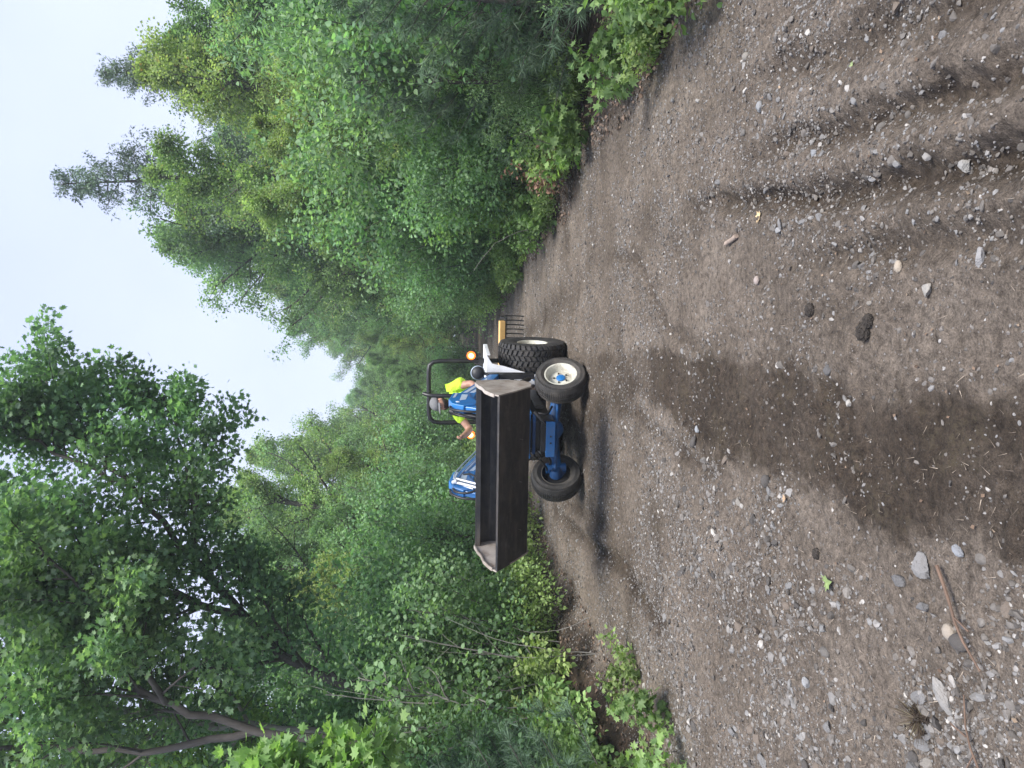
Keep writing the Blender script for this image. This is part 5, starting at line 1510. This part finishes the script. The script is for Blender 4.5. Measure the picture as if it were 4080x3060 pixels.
# head, facing down and out to the right-hand front wheel
hM = Matrix.Translation(HC) @ Matrix.Rotation(R(-40), 4, 'Z') @ Matrix.Rotation(R(10), 4, 'Y') @ Matrix.Scale(1.08, 4)
def head_mesh():
    mb = MB(); seg, ring = 32, 24; vs = []; fs = []
    for i in range(ring + 1):
        th = math.pi * i / ring
        for k in range(seg):
            a = 2 * math.pi * k / seg
            d = Vector((math.sin(th) * math.cos(a), math.sin(th) * math.sin(a), math.cos(th)))
            x, y, z = d.x * .094, d.y * .076, d.z * .118
            if z < 0:
                y *= 1 - .30 * (-z / .118) ** 1.5
                if x < 0: x *= 1 - .35 * (-z / .118)
            f = max(0, d.x)
            ay = abs(y)
            # brow, eye sockets, nose, lips, chin
            x += f ** 4 * (.006 * math.exp(-((z - .022) / .010) ** 2))
            x -= .012 * math.exp(-((ay - .030) / .014) ** 2) * math.exp(-((z - .004) / .011) ** 2) * (1 if d.x > .3 else 0)
            nz = max(0, min(1, (.012 - z) / .045)) if z < .012 else 0
            x += (.026 * nz * math.exp(-(ay / .011) ** 2)) * (1 if -.040 < z else math.exp(-((z + .040) / .006) ** 2)) * (1 if d.x > 0 else 0)
            x += .008 * math.exp(-((z + .062) / .008) ** 2) * math.exp(-(ay / .022) ** 2) * (d.x > 0)
            x += .012 * math.exp(-((z + .098) / .016) ** 2) * math.exp(-(ay / .028) ** 2) * (d.x > 0)
            vs.append((x, y, z))
    for i in range(ring):
        for k in range(seg):
            k2 = (k + 1) % seg
            fs.append((i * seg + k, (i + 1) * seg + k, (i + 1) * seg + k2, i * seg + k2))
    mb.add(vs, fs, hM)
    for sy in (1, -1):   # ears
        mb.sphere((0, 0, 0), 1, 10, 8); n = len(mb.v) - 10 * 9
        for j in range(n, len(mb.v)):
            v = mb.v[j]; mb.v[j] = hM @ Vector((-.008 + v.x * .017, sy * (.077 + abs(v.y) * .010), -.005 + v.z * .030))
    return mb
head = head_mesh().build('head', SKIN, driver, smooth=True)
def hp(mb):
    mb.v = [hM @ v for v in mb.v]; return mb
EYE = paint('eye', (.55, .53, .5), .3); 
for sy in (1, -1):
    hp(MB().sphere((.078, sy * .030, .004), .0115, 12, 8)).build('eye', EYE, head, smooth=True)
    hp(MB().sphere((.0885, sy * .030, .003), .005, 10, 6, sc=(.5, 1, 1))).build('iris', BEARD, head, smooth=True)
    hp(MB().box((.092, sy * .030, .022), (.008, .030, .007))).build('eyebrow', BEARD, head, smooth=True)
hp(MB().box((.0965, 0, -.061), (.004, .036, .004))).build('mouth', paint('lips', (.30, .11, .09), .5), head)
# beard and hair shell: dark, short, following the jaw
bd = MB(); seg, ring = 28, 14; vs = []; fs = []
rb_ = random.Random(3)
for i in range(ring + 1):
    t = i / ring; z = -.042 - .090 * t
    for k in range(seg):
        a = -2.0 + 4.0 * k / (seg - 1)
        s_ = math.sqrt(max(0.02, 1 - (z / .135) ** 2))
        x = .094 * math.cos(a) * s_ + .016 + .010 * t; y = .084 * math.sin(a) * s_ * (1 - .18 * t)
        if abs(a) < .30 and t < .38: x -= .010
        vs.append((x + rb_.gauss(0, .0015), y + rb_.gauss(0, .0015), z - (0 if abs(a) < 1.3 else 0) + (.028 * max(0, abs(a) - 1.15) if i == 0 else 0)))
for i in range(ring):
    for k in range(seg - 1): fs.append((i * seg + k, (i + 1) * seg + k, (i + 1) * seg + k + 1, i * seg + k + 1))
bd.add(vs, fs)
bo = hp(bd).build('beard', BEARD, head, smooth=True); so = bo.modifiers.new('s', 'SOLIDIFY'); so.thickness = .012; so.offset = -1
hr = MB().sphere((-.012, 0, .01), .1, 24, 14, sc=(.90, .80, 1.08)); hr.v = [v for v in hr.v]
hr2 = MB(); hr2.add([(min(v.x, -.022 + .06 * (v.z > .05)), v.y, max(v.z, -.060)) for v in hr.v], hr.f)
hp(hr2).build('hair', BEARD, head, smooth=True)
# cap
cp = MB(); seg, ring = 32, 10; vs = []; fs = []
for i in range(ring + 1):
    th = (math.pi / 2) * i / ring
    for k in range(seg):
        a = 2 * math.pi * k / seg
        vs.append((-.004 + .104 * math.sin(th) * math.cos(a), .088 * math.sin(th) * math.sin(a), .030 + .104 * math.cos(th) ** .85))
vs = [tuple(v) for v in vs]
for i in range(ring):
    for k in range(seg):
        k2 = (k + 1) % seg; fs.append((i * seg + k, (i + 1) * seg + k, (i + 1) * seg + k2, i * seg + k2))
cp.add(vs, fs)
cap = hp(cp).build('cap', CAPM, driver, smooth=True); so = cap.modifiers.new('s', 'SOLIDIFY'); so.thickness = .004
br = MB(); vs = []; fs = []; nb = 16
for j in range(6):
    t = j / 5
    for k in range(nb + 1):
        a = -1.15 + 2.3 * k / nb
        rx = .098 + (.075 * t) * math.cos(a * .95) ** .6 if abs(a) < 1.5 else .098
        vs.append((-.004 + rx * math.cos(a), (.088 + .004 * t) * math.sin(a), .034 - .010 * t - .022 * (math.sin(a) ** 2) * t))
for j in range(5):
    for k in range(nb): fs.append((j * (nb + 1) + k, j * (nb + 1) + k + 1, (j + 1) * (nb + 1) + k + 1, (j + 1) * (nb + 1) + k))
br.add(vs, fs)
bo = hp(br).build('brim', CAPM, cap, smooth=True); so = bo.modifiers.new('s', 'SOLIDIFY'); so.thickness = .004

# ------------------------------------------------------------------ small things on the gravel
WOOD = paint('dry_wood', (.30, .235, .19), .9, var=.3, scale=20, bump=.4)
TWIG = paint('twig_bark', (.13, .085, .06), .9, var=.3, scale=20, bump=.4)
def gz(x, y): return float(height(x, y))
st = MB().tube([(-.075, 0, 0), (-.02, .004, .003), (.075, -.002, 0)], .0135, 10)
o = st.build('stick', WOOD, None, smooth=True, loc=(.83, 3.98, gz(.83, 3.98) + .012), rot=(0, 0, R(96))); tag(o, 'short pale broken stick lying between the rut and the verge', 'stick')
tw = MB().tube([(-.16, 0, 0), (-.06, .015, .012), (.05, -.008, .006), (.17, .02, .0)], .0065, 7, 1, r2=.003).tube([(.0, .0, .010), (.06, .05, .012)], .003, 5)
o = tw.build('twig', TWIG, None, smooth=True, loc=(-.73, 2.12, gz(-.73, 2.12) + .022), rot=(0, 0, R(-148))); tag(o, 'long reddish twig lying across the stones near the heap', 'twig')
tw = MB().tube([(-.12, 0, 0), (.0, .02, .010), (.12, .0, .0)], .004, 6, 1, r2=.002).tube([(.0, .02, .010), (.03, .09, .004)], .003, 5).tube([(-.05, .01, .006), (-.10, .07, .002)], .0025, 5)
o = tw.build('twig', TWIG, None, smooth=True, loc=(-1.08, 2.05, gz(-1.08, 2.05) + .014), rot=(0, 0, R(20))); tag(o, 'thin forked twig at the very bottom of the view', 'twig')
def flat_leaf(name, x, y, s, col, label, rz, tmpl=LEAF_MAPLE, curl=.25):
    tv, tf = tmpl
    v = tv.copy() * s; v[:, 2] = np.abs(tv[:, 0]) * s * curl + .12 * s * (tv[:, 1] - .4) ** 2
    me = np_mesh(name, v, tf, paint(name + '_c_' + str(int(abs(x * 1000))), col, .7, var=.25, scale=60))
    o = link(name, me, loc=(x, y, gz(x, y) + .012), rot=(0, .1, rz)); tag(o, label, 'leaf'); return o
flat_leaf('dry_leaf', .88, 3.55, .060, (.55, .40, .22), 'pale tan dry leaf next to the short stick', R(40))
flat_leaf('green_leaf', -.85, 2.92, .060, (.20, .27, .10), 'torn light green leaf lying on the gravel', R(200), curl=.5)
flat_leaf('green_leaf', 1.30, 2.75, .030, (.22, .28, .12), 'small green leaf scrap beyond the deep rut', R(100))
flat_leaf('dry_leaf', -.55, 3.30, .035, (.38, .26, .16), 'small brown leaf beside the damp track', R(10))
flat_leaf('dry_leaf', -1.40, 1.98, .04, (.30, .14, .07), 'rusty brown leaf near the grass clump', R(310))
# dark grass clump with soil and a pale grass tuft
def grass_clump(x, y, label, n, L, cols, seed, root=True):
    r = np.random.default_rng(seed)
    az = r.uniform(0, 6.28, n); rad = np.abs(r.normal(0, .025, n))
    P = np.stack([rad * np.cos(az), rad * np.sin(az), np.full(n, 0.004)], 1)
    D = np.stack([np.cos(az) * r.uniform(.3, 1.3, n), np.sin(az) * r.uniform(.3, 1.3, n), np.full(n, .55)], 1) * 3
    gm = leaf_mat('blade_' + str(seed), *cols, trans=.2, tint=(1, 1, .8))
    o = empty('grass_clump', (x, y, gz(x, y)))
    tag(o, label, 'grass clump')
    v, f = rock_shape(r, 3, False); v += r.normal(0, .06, v.shape)
    link('root_ball', np_mesh('root_ball', v * np.array([.055, .045, .026]), [f], paint('root_soil_' + str(seed), (.030, .022, .016), 1, var=.4, scale=40), False), o)
    link('blades', leaf_mesh('blades', r, P + np.array([0, 0, .015]), D, L, LEAF_NEEDLE, gm, nscat=.8, droop=.2), o)
grass_clump(-1.15, 2.32, 'uprooted grass clump with dark roots among the stones', 160, .065, ((.05, .035, .022), (.10, .07, .04), (.16, .14, .06)), 91)
grass_clump(-1.52, 1.98, 'dry star shaped grass tuft in the foreground corner', 46, .10, ((.16, .14, .07), (.28, .23, .13), (.40, .34, .2)), 92)
# broken dark clods in the track
CL = paint('damp_clod', (.035, .029, .024), 1, var=.35, scale=40, bump=1)
for i, (x, y, s_, lab) in enumerate([(.20, 2.62, .030, 'dark crumbled clod of soil beside a small hollow'), (.24, 2.58, .022, 'small dark clod touching the crumbled one'),
                                     (.33, 3.05, .026, 'black round clod of soil in the middle of the road'), (-.75, 3.02, .022, 'dark clod of soil beside the torn green leaf')]):
    r = np.random.default_rng(400 + i); v, f = rock_shape(r, 3, False); v += r.normal(0, .07, v.shape)
    o = link('soil_clod', np_mesh('soil_clod', v * np.array([s_ * 1.2, s_, s_ * .8]), [f], CL), loc=(x, y, gz(x, y) + s_ * .3)); tag(o, lab, 'clod')
